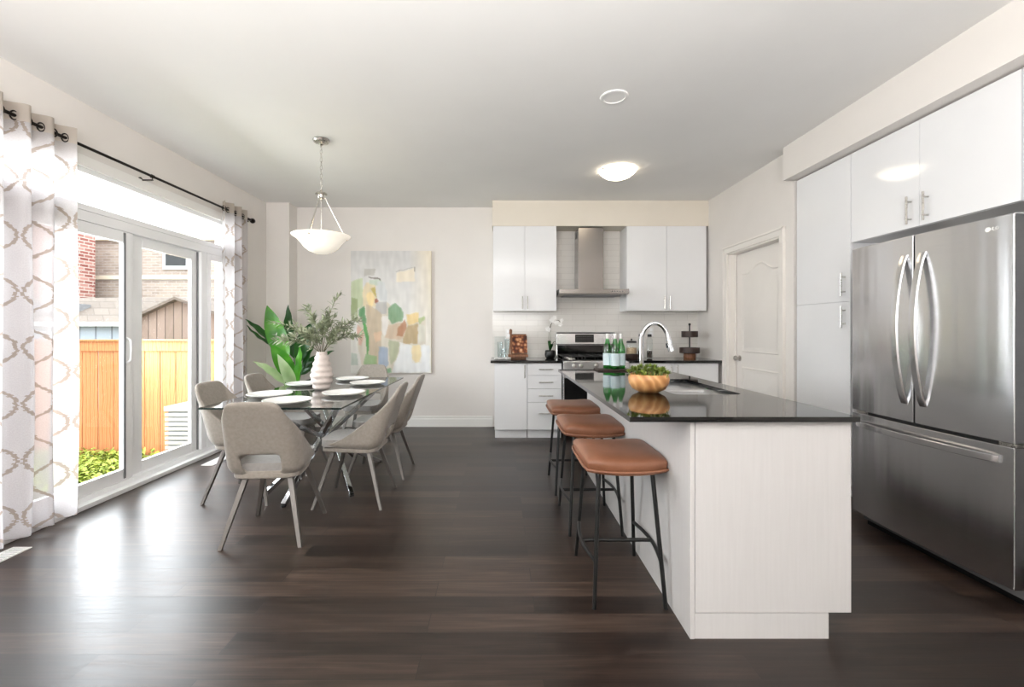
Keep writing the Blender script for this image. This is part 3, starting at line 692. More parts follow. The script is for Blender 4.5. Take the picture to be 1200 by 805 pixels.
# ------------------------------------------------------------------ dining table
tb = thing('dining_table', 'rectangular glass dining table on crossed chrome legs', 'dining table', (-1.48, 3.79, 0))
TX0, TX1, TY0, TY1 = -1.94, -1.02, 2.86, 4.72
b = bx(TX0, TX1, TY0, TY1, .748, .760)
o = obj('tabletop', b, [M['tabletop'], M['glassedge']], tb)
for p in o.data.polygons:
    if abs(p.normal.z) < .5: p.material_index = 1
feet = [(.36, -.42, -.34, .62), (-.30, -.46, .33, .60), (.34, .44, -.34, -.62), (-.36, .42, .33, -.60), (-.06, -.62, .10, .30), (.05, .60, -.12, -.32)]
for fx, fy, tx, ty in feet:
    b = BM(); w_ = .024
    A = Vector((-1.48 + fx, 3.79 + fy, .012)); C = Vector((-1.48 + tx, 3.79 + ty, .738))
    tube(b, [A, C], w_, square=True); l = obj('leg', b, M['chrome'], tb, bevel=.003)
    obj('foot', lathe(BM(), [(0, 0), (.018, 0), (.018, .012), (0, .014)], 16, (A.x, A.y, 0)), M['black'], l)
    obj('glass_pad', lathe(BM(), [(0, -.012), (.024, -.012), (.024, 0), (0, 0)], 16, (C.x, C.y, .748)), M['chrome'], l, smooth=True)

# ------------------------------------------------------------------ dining chairs
def make_chair():
    t = thing('dining_chair', 'taupe dining chair at the near end of the glass table, back to the camera', 'dining chair', (0, 0, 0), 0, 'dining chairs around the glass table')
    # shell: U-shaped wall; local front is +y
    def plan(s):
        """s in -1..1 around the U. returns x, y at seat level"""
        a = abs(s); sg = 1 if s >= 0 else -1
        hw, yb_, yf_ = .215, -.215, .215; rc = .085
        straight_b = hw - rc; arc_ = PI / 2 * rc; side = (yf_ - (yb_ + rc)); L = straight_b + arc_ + side; d = a * L
        if d < straight_b: return sg * d, yb_, 0.
        if d < straight_b + arc_:
            th = (d - straight_b) / rc; return sg * (straight_b + rc * math.sin(th)), yb_ + rc * (1 - math.cos(th)), math.sin(th)
        q = d - straight_b - arc_; k_ = q / side
        return sg * (hw - .055 * k_ ** 2), yb_ + rc + q, 1.
    def ztop(s):
        a = abs(s); flat = .24
        if a < flat: return .862 - .010 * (a / flat) ** 3
        k_ = (a - flat) / (1 - flat)
        return .438 + (.852 - .438) * (1 - k_) ** 2.0
    ns, nz = 56, 16; b = BM(); G = []
    zb = .392
    for i in range(ns + 1):
        s = i / ns * 2 - 1; x, y, sd = plan(s); zt = ztop(s); col = []
        for j in range(nz + 1):
            v = j / nz; z = zb + (zt - zb) * v; h = z - zb
            inn_ = .055 * max(0, 1 - h / .07) ** 2                      # tucked in at the bottom
            yy = y - .155 * (h / .47) ** 1.1 * max(0, min(1, (.12 - y) / .33)) * 1.0
            xx = x * (1 + .02 * (h / .1 if h < .1 else 1)) * (1 - .07 * max(0, (h - .15) / .32))
            f = 1 - inn_ / max(.05, math.hypot(x, y))
            col.append(b.verts.new((xx * f, yy * f, z)))
        G.append(col)
    for i in range(ns):
        for j in range(nz):
            sm = ((i + .5) / ns * 2 - 1); x = plan(sm)[0]; z = zb + (ztop(sm) - zb) * (j + .5) / nz
            half = .118 if z < .50 else .118 * math.sqrt(max(0, 1 - ((z - .50) / .045) ** 2)) if z < .545 else 0
            if .435 < z and abs(x) < half: continue
            b.faces.new((G[i][j], G[i + 1][j], G[i + 1][j + 1], G[i][j + 1]))
    o = obj('backrest_shell', b, M['fabric'], t, smooth=True, w=False, auto=False)
    m_ = o.modifiers.new('t', 'SOLIDIFY'); m_.thickness = .026; m_.offset = -1; m_.use_even_offset = False
    m_ = o.modifiers.new('s', 'SUBSURF'); m_.levels = 1; m_.render_levels = 1
    # seat pan (closes the bottom)
    b = BM(); rim = []
    pts = [plan(i / 40 * 2 - 1)[:2] for i in range(41)]
    prism(b, [(p[0] * .90, p[1] * .93) for p in pts], 'z', .386, .425)
    obj('seat_pan', b, M['fabric'], t, bevel=.012, seg=3, w=False)
    b = BM(); pts = rrect(-.178, .178, -.19, .215, .07, 6)
    prism(b, pts, 'z', .425, .478)
    for v in b.verts:
        if v.co.z > .45: v.co.z += .0
    bmesh.ops.inset_region(b, faces=[f for f in b.faces if f.normal.z > .9 or all(v.co.z > .47 for v in f.verts)], thickness=.05, depth=.012)
    obj('seat_cushion', b, M['cushion'], t, bevel=.025, seg=5, w=False)
    for sx in (-1, 1):
        for sy in (-1, 1):
            topp = Vector((sx * .125, sy * .125, .392)); ft = Vector((sx * .222, sy * .24, 0)); d = (ft - topp)
            ax = Vector((0, 0, 1)); b = BM(); rings = []
            for p, wa in ((topp, .016), (ft, .011)):
                rings.append([b.verts.new((p.x + a_ * wa, p.y + c_ * wa * .9, p.z)) for a_, c_ in ((-1, -1), (1, -1), (1, 1), (-1, 1))])
            for j in range(4): b.faces.new((rings[0][j], rings[0][(j + 1) % 4], rings[1][(j + 1) % 4], rings[1][j]))
            b.faces.new(rings[0]); b.faces.new(rings[1]); obj('leg', b, M['legmetal'], t, bevel=.002, w=False)
    b = BM(); box(b, -.13, .13, -.13, .13, .378, .388); obj('mount_plate', b, M['blackmetal'], t, w=False)
    return t
c1 = make_chair(); c1.location = (-1.40, 2.80, 0); c1.rotation_euler = (0, 0, R(5))
dup(c1, (-1.07, 3.335, 0), R(90), 'taupe dining chair on the right side of the table, nearer the camera')
dup(c1, (-1.045, 3.96, 0), R(90), 'taupe dining chair on the right side of the table, nearer the painting')
dup(c1, (-1.90, 3.42, 0), R(-92), 'grey dining chair on the window side of the table, nearer the camera')
dup(c1, (-1.90, 4.06, 0), R(-90), 'grey dining chair on the window side, in front of the big-leaf plant')
dup(c1, (-1.46, 4.80, 0), R(180), 'pale grey dining chair at the far end of the table facing the camera')

# ------------------------------------------------------------------ plates, vase, branches
def make_plate():
    b = lathe(BM(), [(0, .006), (.09, .006), (.105, .010), (.150, .022), (.158, .026), (.160, .024), (.152, .016), (.105, .002), (.09, 0), (0, 0)], 56)
    return tag(obj('dinner_plate', b, M['white'], None, smooth=True, w=False, auto=False), 'white dinner plate at the near end of the glass table', 'plate', 'dinner plates on the glass table')
pl = make_plate(); pl.location = (-1.46, 3.06, .7602)
for (x, y, l) in ((-1.735, 3.36, 'white dinner plate on the window side of the table, nearer the camera'), (-1.76, 4.02, 'white dinner plate on the window side of the table, behind the vase'),
                  (-1.205, 3.44, 'white dinner plate on the right side of the table, nearer the camera'), (-1.215, 4.10, 'white dinner plate on the right side of the table, farther from the camera'),
                  (-1.47, 4.45, 'white dinner plate at the far end of the glass table')):
    c = pl.copy(); COL.objects.link(c); c.location = (x, y, .7602); c['label'] = l
VX, VY, VZ = -1.495, 3.74, .7602
prof = [(0, 0), (.045, 0), (.058, .006)]
for i in range(1, 41):
    t = i / 40; z = .006 + .314 * t
    base = .060 + .030 * math.sin(min(1, t / .62) * PI * .62) if t < .62 else None
    r = (.058 + .032 * math.sin(PI * min(1, t / .75)) ** .8 if t < .375 else .090 - .050 * ((t - .375) / .625) ** 1.1)
    r += .0045 * math.sin(2 * PI * t * 6.2) * (1 if t < .93 else 0)
    prof.append((r, z))
prof += [(.035, .320), (.033, .30), (.030, .2), (0, .05)]
tag(obj('vase', lathe(BM(), prof, 48, (VX, VY, VZ)), M['vase'], smooth=True, auto=False), 'ribbed pinkish ceramic vase standing on the glass table', 'vase')
M['olive'] = P('olive_leaf', (120, 128, 104), .55); noisy(M['olive'], [(.3, (104, 112, 84)), (.5, (142, 150, 120)), (.75, (186, 190, 166))], 14, 2)
M['twig'] = noisy(P('twig', (92, 86, 66), .7), [(.3, (80, 74, 56)), (.7, (106, 98, 76))], 30)
def leafquad(b, p, d, n, L, w, curl=.15):
    d = d.normalized(); s = d.cross(n); s = s.normalized() if s.length > 1e-4 else d.orthogonal().normalized(); n = s.cross(d).normalized()
    st = [(0, .12), (.25, .8), (.55, 1), (.82, .6), (1, .02)]; rows = []
    for t, q in st:
        c = p + d * L * t - n * L * curl * t * t
        rows.append((b.verts.new(c - s * w * q + n * w * .35 * q), b.verts.new(c), b.verts.new(c + s * w * q + n * w * .35 * q)))
    for A, B in zip(rows, rows[1:]):
        b.faces.new((A[0], A[1], B[1], B[0])); b.faces.new((A[1], A[2], B[2], B[1]))
# (end dx, dy, height above mouth, label)
BR = [(.02, .0, .0, None)]
branches = [((.17, -.02, .48), 'tallest upright olive branch in the vase'), ((-.16, .03, .36), 'olive branch rising left of centre in the vase'), ((-.40, -.04, .24), 'olive branch reaching left over the big-leaf plant'),
            ((-.43, .05, .09), 'lowest olive branch drooping to the left of the vase'), ((.33, .02, .26), 'olive branch reaching right in front of the painting'), ((.34, -.05, .13), 'low olive branch spreading right of the vase'),
            ((.22, .08, .20), 'short olive branch leaning right behind the others'), ((-.18, -.07, .17), 'short olive branch leaning left towards the camera'), ((.05, -.07, .22), 'olive branch at the middle front of the vase')]
rnd = random.Random(3)
for (dx, dy, h), lab in branches:
    root = Vector((VX, VY, VZ + .06)); mouth = Vector((VX + dx * .05, VY + dy * .05, VZ + .31)); end = Vector((VX + dx, VY + dy, VZ + .32 + h))
    ctrl = mouth + Vector((dx * .25, dy * .25, h * .75 + .05)); pts = [root, root.lerp(mouth, .5), mouth]
    for i in range(1, 13):
        t = i / 12; pts.append(mouth * (1 - t) ** 2 + ctrl * 2 * t * (1 - t) + end * t * t)
    t_ = thing('olive_branch', lab, 'branch', (VX, VY, VZ + .32), 0, 'olive branches in the vase')
    bs, bl = BM(), BM(); tube(bs, pts, [.0028] * 4 + [.0024 - .0016 * i / 11 for i in range(11)], 6)
    def leaves_on(seg, dens):
        for i in range(len(seg) - 1):
            for q in range(dens):
                t = rnd.random(); p = seg[i].lerp(seg[i + 1], t); ax = (seg[i + 1] - seg[i]).normalized()
                side = Vector((rnd.uniform(-1, 1), rnd.uniform(-1, 1), rnd.uniform(-.5, .8))); side = (side - ax * side.dot(ax)).normalized()
                leafquad(bl, p, ax * rnd.uniform(.5, 1.1) + side * rnd.uniform(.6, 1), Vector((rnd.uniform(-.6, .6), rnd.uniform(-1, .2), 1)), rnd.uniform(.042, .075), rnd.uniform(.0055, .0085), rnd.uniform(0, .3))
    main = pts[4:]; leaves_on(main, 5)
    for k in range(5):
        i = rnd.randrange(1, len(main) - 3); p = main[i]; ax = (main[i + 1] - main[i]).normalized()
        off = Vector((rnd.uniform(-1, 1), rnd.uniform(-.8, .8), rnd.uniform(-.1, .9))); dd = (ax + off * .8).normalized(); L = rnd.uniform(.07, .15)
        sub = [p, p + dd * L * .5, p + dd * L + Vector((0, 0, -.01))]; tube(bs, sub, .0012, 5); leaves_on(sub, 6)
    obj('stem', bs, M['twig'], t_, smooth=True); obj('leaves', bl, M['olive'], t_, smooth=True, auto=False)

# ------------------------------------------------------------------ big-leaf plant
pt = thing('potted_plant', 'tall potted plant with broad glossy green leaves by the window', 'plant', (-2.33, 4.98, 0))
obj('pot', lathe(BM(), [(0, 0), (.115, 0), (.125, .01), (.155, .29), (.162, .30), (.162, .315), (.145, .315), (.142, .28), (0, .28)], 40, (-2.33, 4.98, 0)), M['white'], pt, smooth=True)
obj('soil', lathe(BM(), [(0, .29), (.143, .285)], 30, (-2.33, 4.98, 0)), M['soil'], pt)
def leafmat(name, a, b_, c):
    m = P(name, a, .3, 0); v = mapping(m, (1, 1, 1)); n = nd(m, 'ShaderNodeTexNoise', Scale=3.5, Detail=3.0); ln(m, v, n.inputs['Vector'])
    ln(m, ramp(m, n.outputs['Fac'], [(.35, a), (.5, b_), (.65, c)]), bsdf(m).inputs['Base Color'])
    t = m.node_tree; tr = nd(m, 'ShaderNodeBsdfTranslucent'); tr.inputs[0].default_value = rgb(*c); mx = nd(m, 'ShaderNodeMixShader'); mx.inputs[0].default_value = .35
    ln(m, bsdf(m).outputs[0], mx.inputs[1]); ln(m, tr.outputs[0], mx.inputs[2]); ln(m, mx.outputs[0], t.nodes['Material Output'].inputs[0]); return m
M['leaf'] = leafmat('glossy_green_leaf', (32, 92, 30), (60, 130, 36), (104, 172, 52))
M['leafdark'] = leafmat('dark_green_leaf', (22, 58, 26), (34, 78, 32), (52, 104, 42))
M['leafpale'] = leafmat('pale_green_leaf', (150, 190, 120), (190, 214, 160), (222, 236, 200))
def big_leaf(tip, base, bend, width, facing, mat, stalk=True):
    """stalk from the soil to base, blade from base to tip"""
    o0 = Vector((-2.33 + (base[0] + 2.33) * .08, 4.98 + (base[1] - 4.98) * .08, .29)); base = Vector(base); tip = Vector(tip); mid = base.lerp(tip, .5) + Vector(bend)
    b = BM(); c = o0.lerp(base, .6) + Vector((0, 0, .06)); pts = [o0 * (1 - t) ** 2 + c * 2 * t * (1 - t) + base * t * t for t in [i / 8 for i in range(9)]]
    tube(b, pts, [.011 - .005 * i / 8 for i in range(9)], 8)
    rows = []; n = 16; f = Vector(facing).normalized(); w_ = width
    for i in range(n + 1):
        t = i / n; p = base * (1 - t) ** 2 + mid * 2 * t * (1 - t) + tip * t * t; d = ((mid - base) * (1 - t) + (tip - mid) * t).normalized()
        s = d.cross(f).normalized(); nn = s.cross(d).normalized(); q = max(.012, math.sin(PI * min(.995, t ** .78 + .01))) ** .8 * w_
        wob = .006 * math.sin(t * 22)
        row = []
        for e, cup in ((-1, .28), (-.55, .10), (0, -.04), (.55, .10), (1, .28)): row.append(b.verts.new(p + s * q * e + nn * (cup * q + wob * abs(e))))
        rows.append(row)
    for A, B in zip(rows, rows[1:]):
        for j in range(4): b.faces.new((A[j], A[j + 1], B[j + 1], B[j]))
    o = obj('leaf', b, mat, pt, smooth=True, auto=False)
# helper from picture point at depth Y: only used to decide where the real leaves grow
def at(x, y, Y): s = 520 / Y; return ((x - 585) / s, Y, 1.26 - (y - 387) / s)
big_leaf(at(313, 358, 4.95), at(336, 424, 4.95), (-.02, -.02, .05), .105, (.2, -1, .3), M['leaf'])
big_leaf(at(338, 357, 5.10), at(345, 420, 5.05), (-.03, 0, .04), .075, (-.3, -1, .1), M['leafdark'])
big_leaf(at(366, 378, 4.9), at(350, 425, 4.95), (.0, -.03, .08), .08, (.3, -1, .5), M['leafdark'])
big_leaf(at(287, 374, 4.9), at(328, 410, 4.95), (-.03, 0, .06), .045, (.4, -.6, 1), M['leafdark'])
big_leaf(at(288, 380, 5.0), at(325, 408, 4.98), (-.05, 0, -.03), .03, (.4, -.3, 1), M['leafdark'])
big_leaf(at(317, 404, 4.75), at(343, 446, 4.9), (.03, -.04, .06), .09, (.25, -1, .3), M['leaf'])
big_leaf(at(296, 424, 4.7), at(334, 450, 4.85), (-.02, 0, .07), .05, (.0, -.7, 1), M['leafpale'])
big_leaf(at(392, 411, 5.05), at(352, 434, 5.0), (.0, 0, .05), .05, (0, -.8, .6), M['leafdark'])
big_leaf(at(386, 422, 5.1), at(350, 440, 5.05), (.0, 0, .02), .045, (0, -.8, .6), M['leafdark'])
big_leaf(at(352, 404, 4.8), at(347, 452, 4.9), (.05, -.05, .0), .06, (-.5, -1, .2), M['leaf'])
big_leaf(at(370, 402, 4.95), at(352, 440, 4.95), (.0, 0, .06), .035, (-.5, -1, .2), M['leafdark'])
big_leaf(at(325, 415, 4.7), at(345, 455, 4.85), (.03, -.04, .0), .06, (.5, -1, .3), M['leafpale'])

# ------------------------------------------------------------------ painting
def painting():
    t = thing('painting', 'large abstract canvas of green, cream and taupe patches on the back wall', 'painting', (-1.40, 5.78, .70))
    x0, x1, z0, z1, y = -1.925, -.885, .705, 2.29, 5.755
    obj('canvas_side', bx(x0, x1, y + .002, YB - .001, z0, z1), M['canvas'], t)
    polys = [([(95, 385), (260, 350), (345, 460), (470, 430), (470, 585), (330, 600), (290, 742), (120, 742), (90, 600)], (216, 207, 190)), ([(50, 235), (120, 212), (118, 380), (50, 400)], (188, 200, 160)), ([(122, 165), (186, 165), (186, 202), (124, 206)], (188, 184, 177)),
        ([(50, 325), (92, 330), (92, 460), (50, 455)], (150, 163, 118)), ([(115, 290), (135, 240), (192, 250), (190, 372), (115, 380)], (226, 208, 170)),
        ([(150, 225), (215, 222), (235, 260), (150, 250)], (196, 208, 190)), ([(150, 208), (213, 216), (216, 236), (205, 224), (150, 214)], (92, 84, 74)), ([(155, 278), (190, 262), (196, 335), (176, 300)], (190, 170, 92)),
        ([(140, 305), (155, 292), (178, 300), (186, 335), (176, 355), (160, 420), (152, 380), (138, 345)], (242, 218, 160)), ([(180, 335), (195, 327), (210, 345), (198, 358), (182, 354)], (158, 96, 76)),
        ([(196, 232), (238, 236), (256, 300), (254, 348), (212, 345)], (210, 212, 212)), ([(190, 352), (254, 345), (250, 415), (215, 420), (190, 400)], (188, 186, 184)),
        ([(135, 360), (195, 385), (222, 420), (222, 600), (195, 740), (152, 640), (138, 500)], (198, 180, 154)), ([(178, 520), (225, 510), (222, 560), (185, 580)], (222, 190, 160)),
        ([(95, 390), (130, 368), (138, 470), (120, 480), (95, 420)], (92, 146, 98)), ([(116, 470), (136, 470), (152, 560), (152, 645), (140, 650), (134, 560)], (78, 158, 78)),
        ([(222, 425), (262, 430), (262, 520), (238, 545), (225, 520)], (236, 231, 226)), ([(258, 380), (300, 350), (330, 385), (347, 410), (345, 452), (280, 472), (258, 440)], (122, 160, 122)),
        ([(262, 475), (340, 465), (352, 550), (330, 560), (240, 552)], (214, 190, 164)), ([(315, 490), (360, 440), (362, 500), (345, 545), (305, 540)], (190, 136, 104)),
        ([(360, 418), (430, 408), (436, 462), (370, 482)], (238, 210, 148)), ([(430, 440), (466, 425), (466, 445), (432, 482)], (172, 188, 136)), ([(365, 480), (428, 470), (424, 582), (338, 585), (350, 545)], (190, 166, 126)),
        ([(305, 186), (410, 158), (410, 238), (305, 240)], (240, 228, 206)), ([(305, 183), (405, 157), (405, 154), (303, 178)], (150, 140, 125)), ([(403, 152), (411, 152), (411, 182), (405, 182)], (120, 112, 98)),
        ([(395, 590), (440, 585), (446, 640), (438, 684), (412, 692), (390, 660)], (240, 219, 168)), ([(320, 570), (388, 590), (396, 690), (448, 690), (445, 590), (495, 590), (495, 742), (280, 742), (290, 690), (322, 650)], (240, 242, 243)),
        ([(262, 560), (318, 570), (316, 655), (272, 702), (262, 640)], (186, 192, 160)), ([(205, 600), (256, 598), (262, 700), (240, 722), (204, 716)], (158, 174, 198)),
        ([(130, 640), (195, 650), (205, 742), (190, 745), (120, 695)], (150, 182, 130)), ([(180, 722), (278, 716), (280, 745), (180, 745)], (136, 178, 138)),
        ([(85, 470), (130, 520), (112, 592), (98, 590), (84, 540)], (222, 180, 160)), ([(50, 630), (88, 640), (90, 700), (50, 702)], (188, 199, 188)), ([(430, 470), (470, 480), (465, 570), (428, 575)], (222, 220, 206))]
    def inside(px, py, poly):
        c = False; n = len(poly)
        for i in range(n):
            xa, ya = poly[i]; xb, yb2 = poly[i - 1]
            if (ya > py) != (yb2 > py) and px < (xb - xa) * (py - ya) / (yb2 - ya) + xa: c = not c
        return c
    bbs = [(min(p[0] for p in q) - 8, max(p[0] for p in q) + 8, min(p[1] for p in q) - 8, max(p[1] for p in q) + 8) for q, _ in polys]
    nx, nz = 130, 196; b = BM(); V = []; cols = []
    for j in range(nz + 1):
        row = []
        for i in range(nx + 1):
            u, v = i / nx, j / nz; px, py = 50 + 450 * u, 65 + 680 * v
            n1 = noise.noise(Vector((px * .03, py * .03, 1))); n2 = noise.noise(Vector((px * .03, py * .03, 9))); n3 = noise.noise(Vector((px * .05, py * .012, 4)))
            k = min(1, max(0, (v - .05) * 1.3)); c = [(212, 210, 208)[q] * (1 - k) + (237, 235, 229)[q] * k for q in range(3)]
            e = max(0, (u - .72) / .28) * (1 - v) ; c = [c[0] * (1 - e) + 236 * e, c[1] * (1 - e) + 224 * e, c[2] * (1 - e) + 202 * e]
            for (poly, pc), bb in zip(polys, bbs):
                qx, qy = px + 5 * n1, py + 5 * n2
                if bb[0] < qx < bb[1] and bb[2] < qy < bb[3] and inside(qx, qy, poly):
                    ed = sum(inside(qx + ddx, qy + ddy, poly) for ddx, ddy in ((-4, 0), (4, 0), (0, -4), (0, 4), (-7, -3), (7, 3), (3, -7), (-3, 7))) / 8
                    st = .5 + .5 * noise.noise(Vector((px * .10, py * .018, pc[0] * .1))); al = (.25 + .75 * ed) * (.72 + .24 * st)
                    c = [c[q] * (1 - al) + pc[q] * al for q in range(3)]
            g_ = sum(c) / 3; c = [max(0, min(255, (q * .97 + g_ * .03) * 1.0 + 10 * n3 + 5 * n1)) for q in c]
            row.append(b.verts.new((x0 + (x1 - x0) * u, y, z1 + (z0 - z1) * v))); cols.append((lin(c[0]), lin(c[1]), lin(c[2]), 1))
        V.append(row)
    for j in range(nz):
        for i in range(nx): b.faces.new((V[j][i], V[j + 1][i], V[j + 1][i + 1], V[j][i + 1]))
    o = obj('painted_face', b, M['paint'], t)
    at_ = o.data.color_attributes.new('paint', 'FLOAT_COLOR', 'POINT')
    for i, c in enumerate(cols): at_.data[i].color = c
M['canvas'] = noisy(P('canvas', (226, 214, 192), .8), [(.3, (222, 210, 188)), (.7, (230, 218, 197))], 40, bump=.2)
M['paint'] = P('painted_canvas', (220, 220, 220), .75)
_a = nd(M['paint'], 'ShaderNodeVertexColor', layer_name='paint'); ln(M['paint'], _a.outputs['Color'], bsdf(M['paint']).inputs['Base Color'])
painting()

# ------------------------------------------------------------------ pendant + ceiling fixtures
PX, PY = -1.50, 3.74
pd = thing('pendant_lamp', 'bowl pendant lamp hanging on a chain over the dining table', 'pendant lamp', (PX, PY, H))
obj('canopy', lathe(BM(), [(0, 0), (.066, 0), (.068, -.008), (.060, -.022), (.022, -.034), (.010, -.05), (0, -.05)], 36, (PX, PY, H)), M['nickel'], pd, smooth=True)
b = BM(); zt, zb_ = H - .048, 2.44; nl = 11; L = (zt - zb_) / nl
for i in range(nl):
    c = zt - (i + .5) * L; pts = []
    for q in range(16):
        a = 2 * PI * q / 16; u, v = .009 * math.cos(a), (L * .5 + .004) * math.sin(a)
        pts.append((PX + (u if i % 2 else 0), PY + (0 if i % 2 else u), c + v))
    tube(b, pts, .0026, 6, closed=True)
obj('chain', b, M['nickel'], pd, smooth=True)
obj('hub', lathe(BM(), [(0, 2.445), (.010, 2.44), (.014, 2.425), (.045, 2.415), (.048, 2.405), (.028, 2.40), (.026, 2.375), (.016, 2.36), (0, 2.355)], 30, (PX, PY, 0)), M['nickel'], pd, smooth=True)
for k in range(3):
    a = R(25 + 120 * k); ca, sa = math.cos(a), math.sin(a)
    obj('rod', tube(BM(), [(PX + .024 * ca, PY + .024 * sa, 2.39), (PX + .196 * ca, PY + .196 * sa, 2.052)], .0038, 8), M['nickel'], pd, smooth=True)
    obj('clip', lathe(BM(), [(0, 2.03), (.008, 2.032), (.008, 2.056), (0, 2.06)], 12, (PX + .20 * ca, PY + .20 * sa, 0)), M['rod'], pd, smooth=True)
obj('stem', tube(BM(), [(PX, PY, 2.37), (PX, PY, 2.06)], .004, 8), M['nickel'], pd, smooth=True)
prof = [(0, 1.905), (.05, 1.908), (.10, 1.927), (.135, 1.955), (.165, 1.995), (.195, 2.028), (.232, 2.052), (.236, 2.058), (.228, 2.060), (.190, 2.038), (.158, 2.003), (.128, 1.963), (.095, 1.935), (.05, 1.918), (0, 1.914)]
obj('glass_bowl', lathe(BM(), prof, 56, (PX, PY, 0)), M['bowlglow'], pd, smooth=True, auto=False)
M['bulb'] = emissive('bulb_lit', (255, 236, 205), 40)
obj('bulb', lathe(BM(), [(0, 1.97), (.02, 1.975), (.028, 1.995), (.02, 2.03), (.012, 2.05), (.012, 2.07), (0, 2.07)], 20, (PX, PY, 0)), M['bulb'], pd, smooth=True)

QX, QY = 1.185, 4.44
fm = thing('ceiling_lamp', 'lit alabaster bowl flush-mount lamp on the kitchen ceiling', 'ceiling lamp', (QX, QY, H))
obj('backplate', lathe(BM(), [(0, 0), (.155, 0), (.158, -.008), (.150, -.014), (0, -.014)], 40, (QX, QY, H)), M['nickel'], fm, smooth=True)
obj('glass_bowl', lathe(BM(), [(.172, -.018), (.176, -.024), (.160, -.040), (.125, -.066), (.08, -.084), (.03, -.092), (0, -.093)], 48, (QX, QY, H)), M['flushglow'], fm, smooth=True, auto=False)
for k in range(3):
    a = R(80 + 120 * k); obj('clip', lathe(BM(), [(0, -.004), (.009, -.006), (.009, -.038), (0, -.04)], 10, (QX + .166 * math.cos(a), QY + .166 * math.sin(a), H)), M['rod'], fm, smooth=True)
tag(obj('speaker_cover', lathe(BM(), [(0, -.004), (.072, -.004), (.075, -.010), (.093, -.008), (.096, 0)], 40, (.79, 3.05, H)), M['ceil'], smooth=True), 'plain round white cover plate on the ceiling', 'ceiling cover')

# ------------------------------------------------------------------ curtains
def curtain_mat(name, opaque=False):
    m = bpy.data.materials.new(name); m.use_nodes = True; t = m.node_tree; t.nodes.remove(bsdf(m)); out = t.nodes['Material Output']
    uv = nd(m, 'ShaderNodeTexCoord'); sx = nd(m, 'ShaderNodeSeparateXYZ'); ln(m, uv.outputs['UV'], sx.inputs[0])
    def mt(op, a, b_=None, c=None):
        n = nd(m, 'ShaderNodeMath', operation=op)
        for i, q in enumerate((a, b_, c)):
            if q is None: continue
            if isinstance(q, (int, float)): n.inputs[i].default_value = q
            else: ln(m, q, n.inputs[i])
        return n.outputs[0]
    # ragged woven edge: rows of v shifted sideways
    row = mt('FLOOR', mt('MULTIPLY', sx.outputs['Y'], 130.0)); wn = nd(m, 'ShaderNodeTexWhiteNoise', noise_dimensions='1D'); ln(m, row, wn.inputs['W'])
    u = mt('ADD', mt('DIVIDE', sx.outputs['X'], .34), mt('MULTIPLY', mt('SUBTRACT', wn.outputs['Value'], .5), .045))
    v = mt('DIVIDE', sx.outputs['Y'], .33)
    cs = mt('COSINE', mt('MULTIPLY', v, 2 * PI)); sg = mt('MULTIPLY', mt('SIGN', cs), mt('POWER', mt('ABSOLUTE', cs), .8))
    wv = mt('MULTIPLY', sg, .205)
    fu = mt('FRACT', u)
    d1_ = mt('ABSOLUTE', mt('SUBTRACT', fu, mt('ADD', .25, wv))); d2_ = mt('ABSOLUTE', mt('SUBTRACT', fu, mt('SUBTRACT', .75, wv)))
    d = mt('MINIMUM', d1_, d2_); sl = mt('MULTIPLY', mt('SINE', mt('MULTIPLY', v, 2 * PI)), 1.3); line = mt('LESS_THAN', d, mt('MULTIPLY', mt('SQRT', mt('ADD', 1.0, mt('MULTIPLY', sl, sl))), .027 if not opaque else -1.0))
    weave = nd(m, 'ShaderNodeTexNoise', Scale=160.0, Detail=2.0); ln(m, uv.outputs['UV'], weave.inputs['Vector'])
    col = nd(m, 'ShaderNodeMixRGB'); col.inputs[1].default_value = rgb(206, 201, 202); col.inputs[2].default_value = rgb(160, 147, 138); ln(m, line, col.inputs[0])
    if opaque: col.inputs[1].default_value = rgb(196, 186, 176)
    df = nd(m, 'ShaderNodeBsdfDiffuse'); tl = nd(m, 'ShaderNodeBsdfTranslucent'); tr = nd(m, 'ShaderNodeBsdfTransparent')
    ln(m, col.outputs[0], df.inputs[0]); ln(m, col.outputs[0], tl.inputs[0])
    a = nd(m, 'ShaderNodeMixShader'); a.inputs[0].default_value = .5; ln(m, df.outputs[0], a.inputs[1]); ln(m, tl.outputs[0], a.inputs[2])
    b_ = nd(m, 'ShaderNodeMixShader'); ln(m, a.outputs[0], b_.inputs[1]); ln(m, tr.outputs[0], b_.inputs[2])
    if opaque: b_.inputs[0].default_value = .03
    else: ln(m, mt('MULTIPLY', mt('MULTIPLY', mt('SUBTRACT', 1.0, mt('MULTIPLY', line, .85)), .24), mt('ADD', .55, mt('MULTIPLY', weave.outputs['Fac'], .8))), b_.inputs[0])
    ln(m, b_.outputs[0], out.inputs[0]); return m
M['sheer'] = curtain_mat('sheer_trellis_fabric'); M['header'] = curtain_mat('curtain_header', True)
RODX, RODZ = -2.83, 2.515
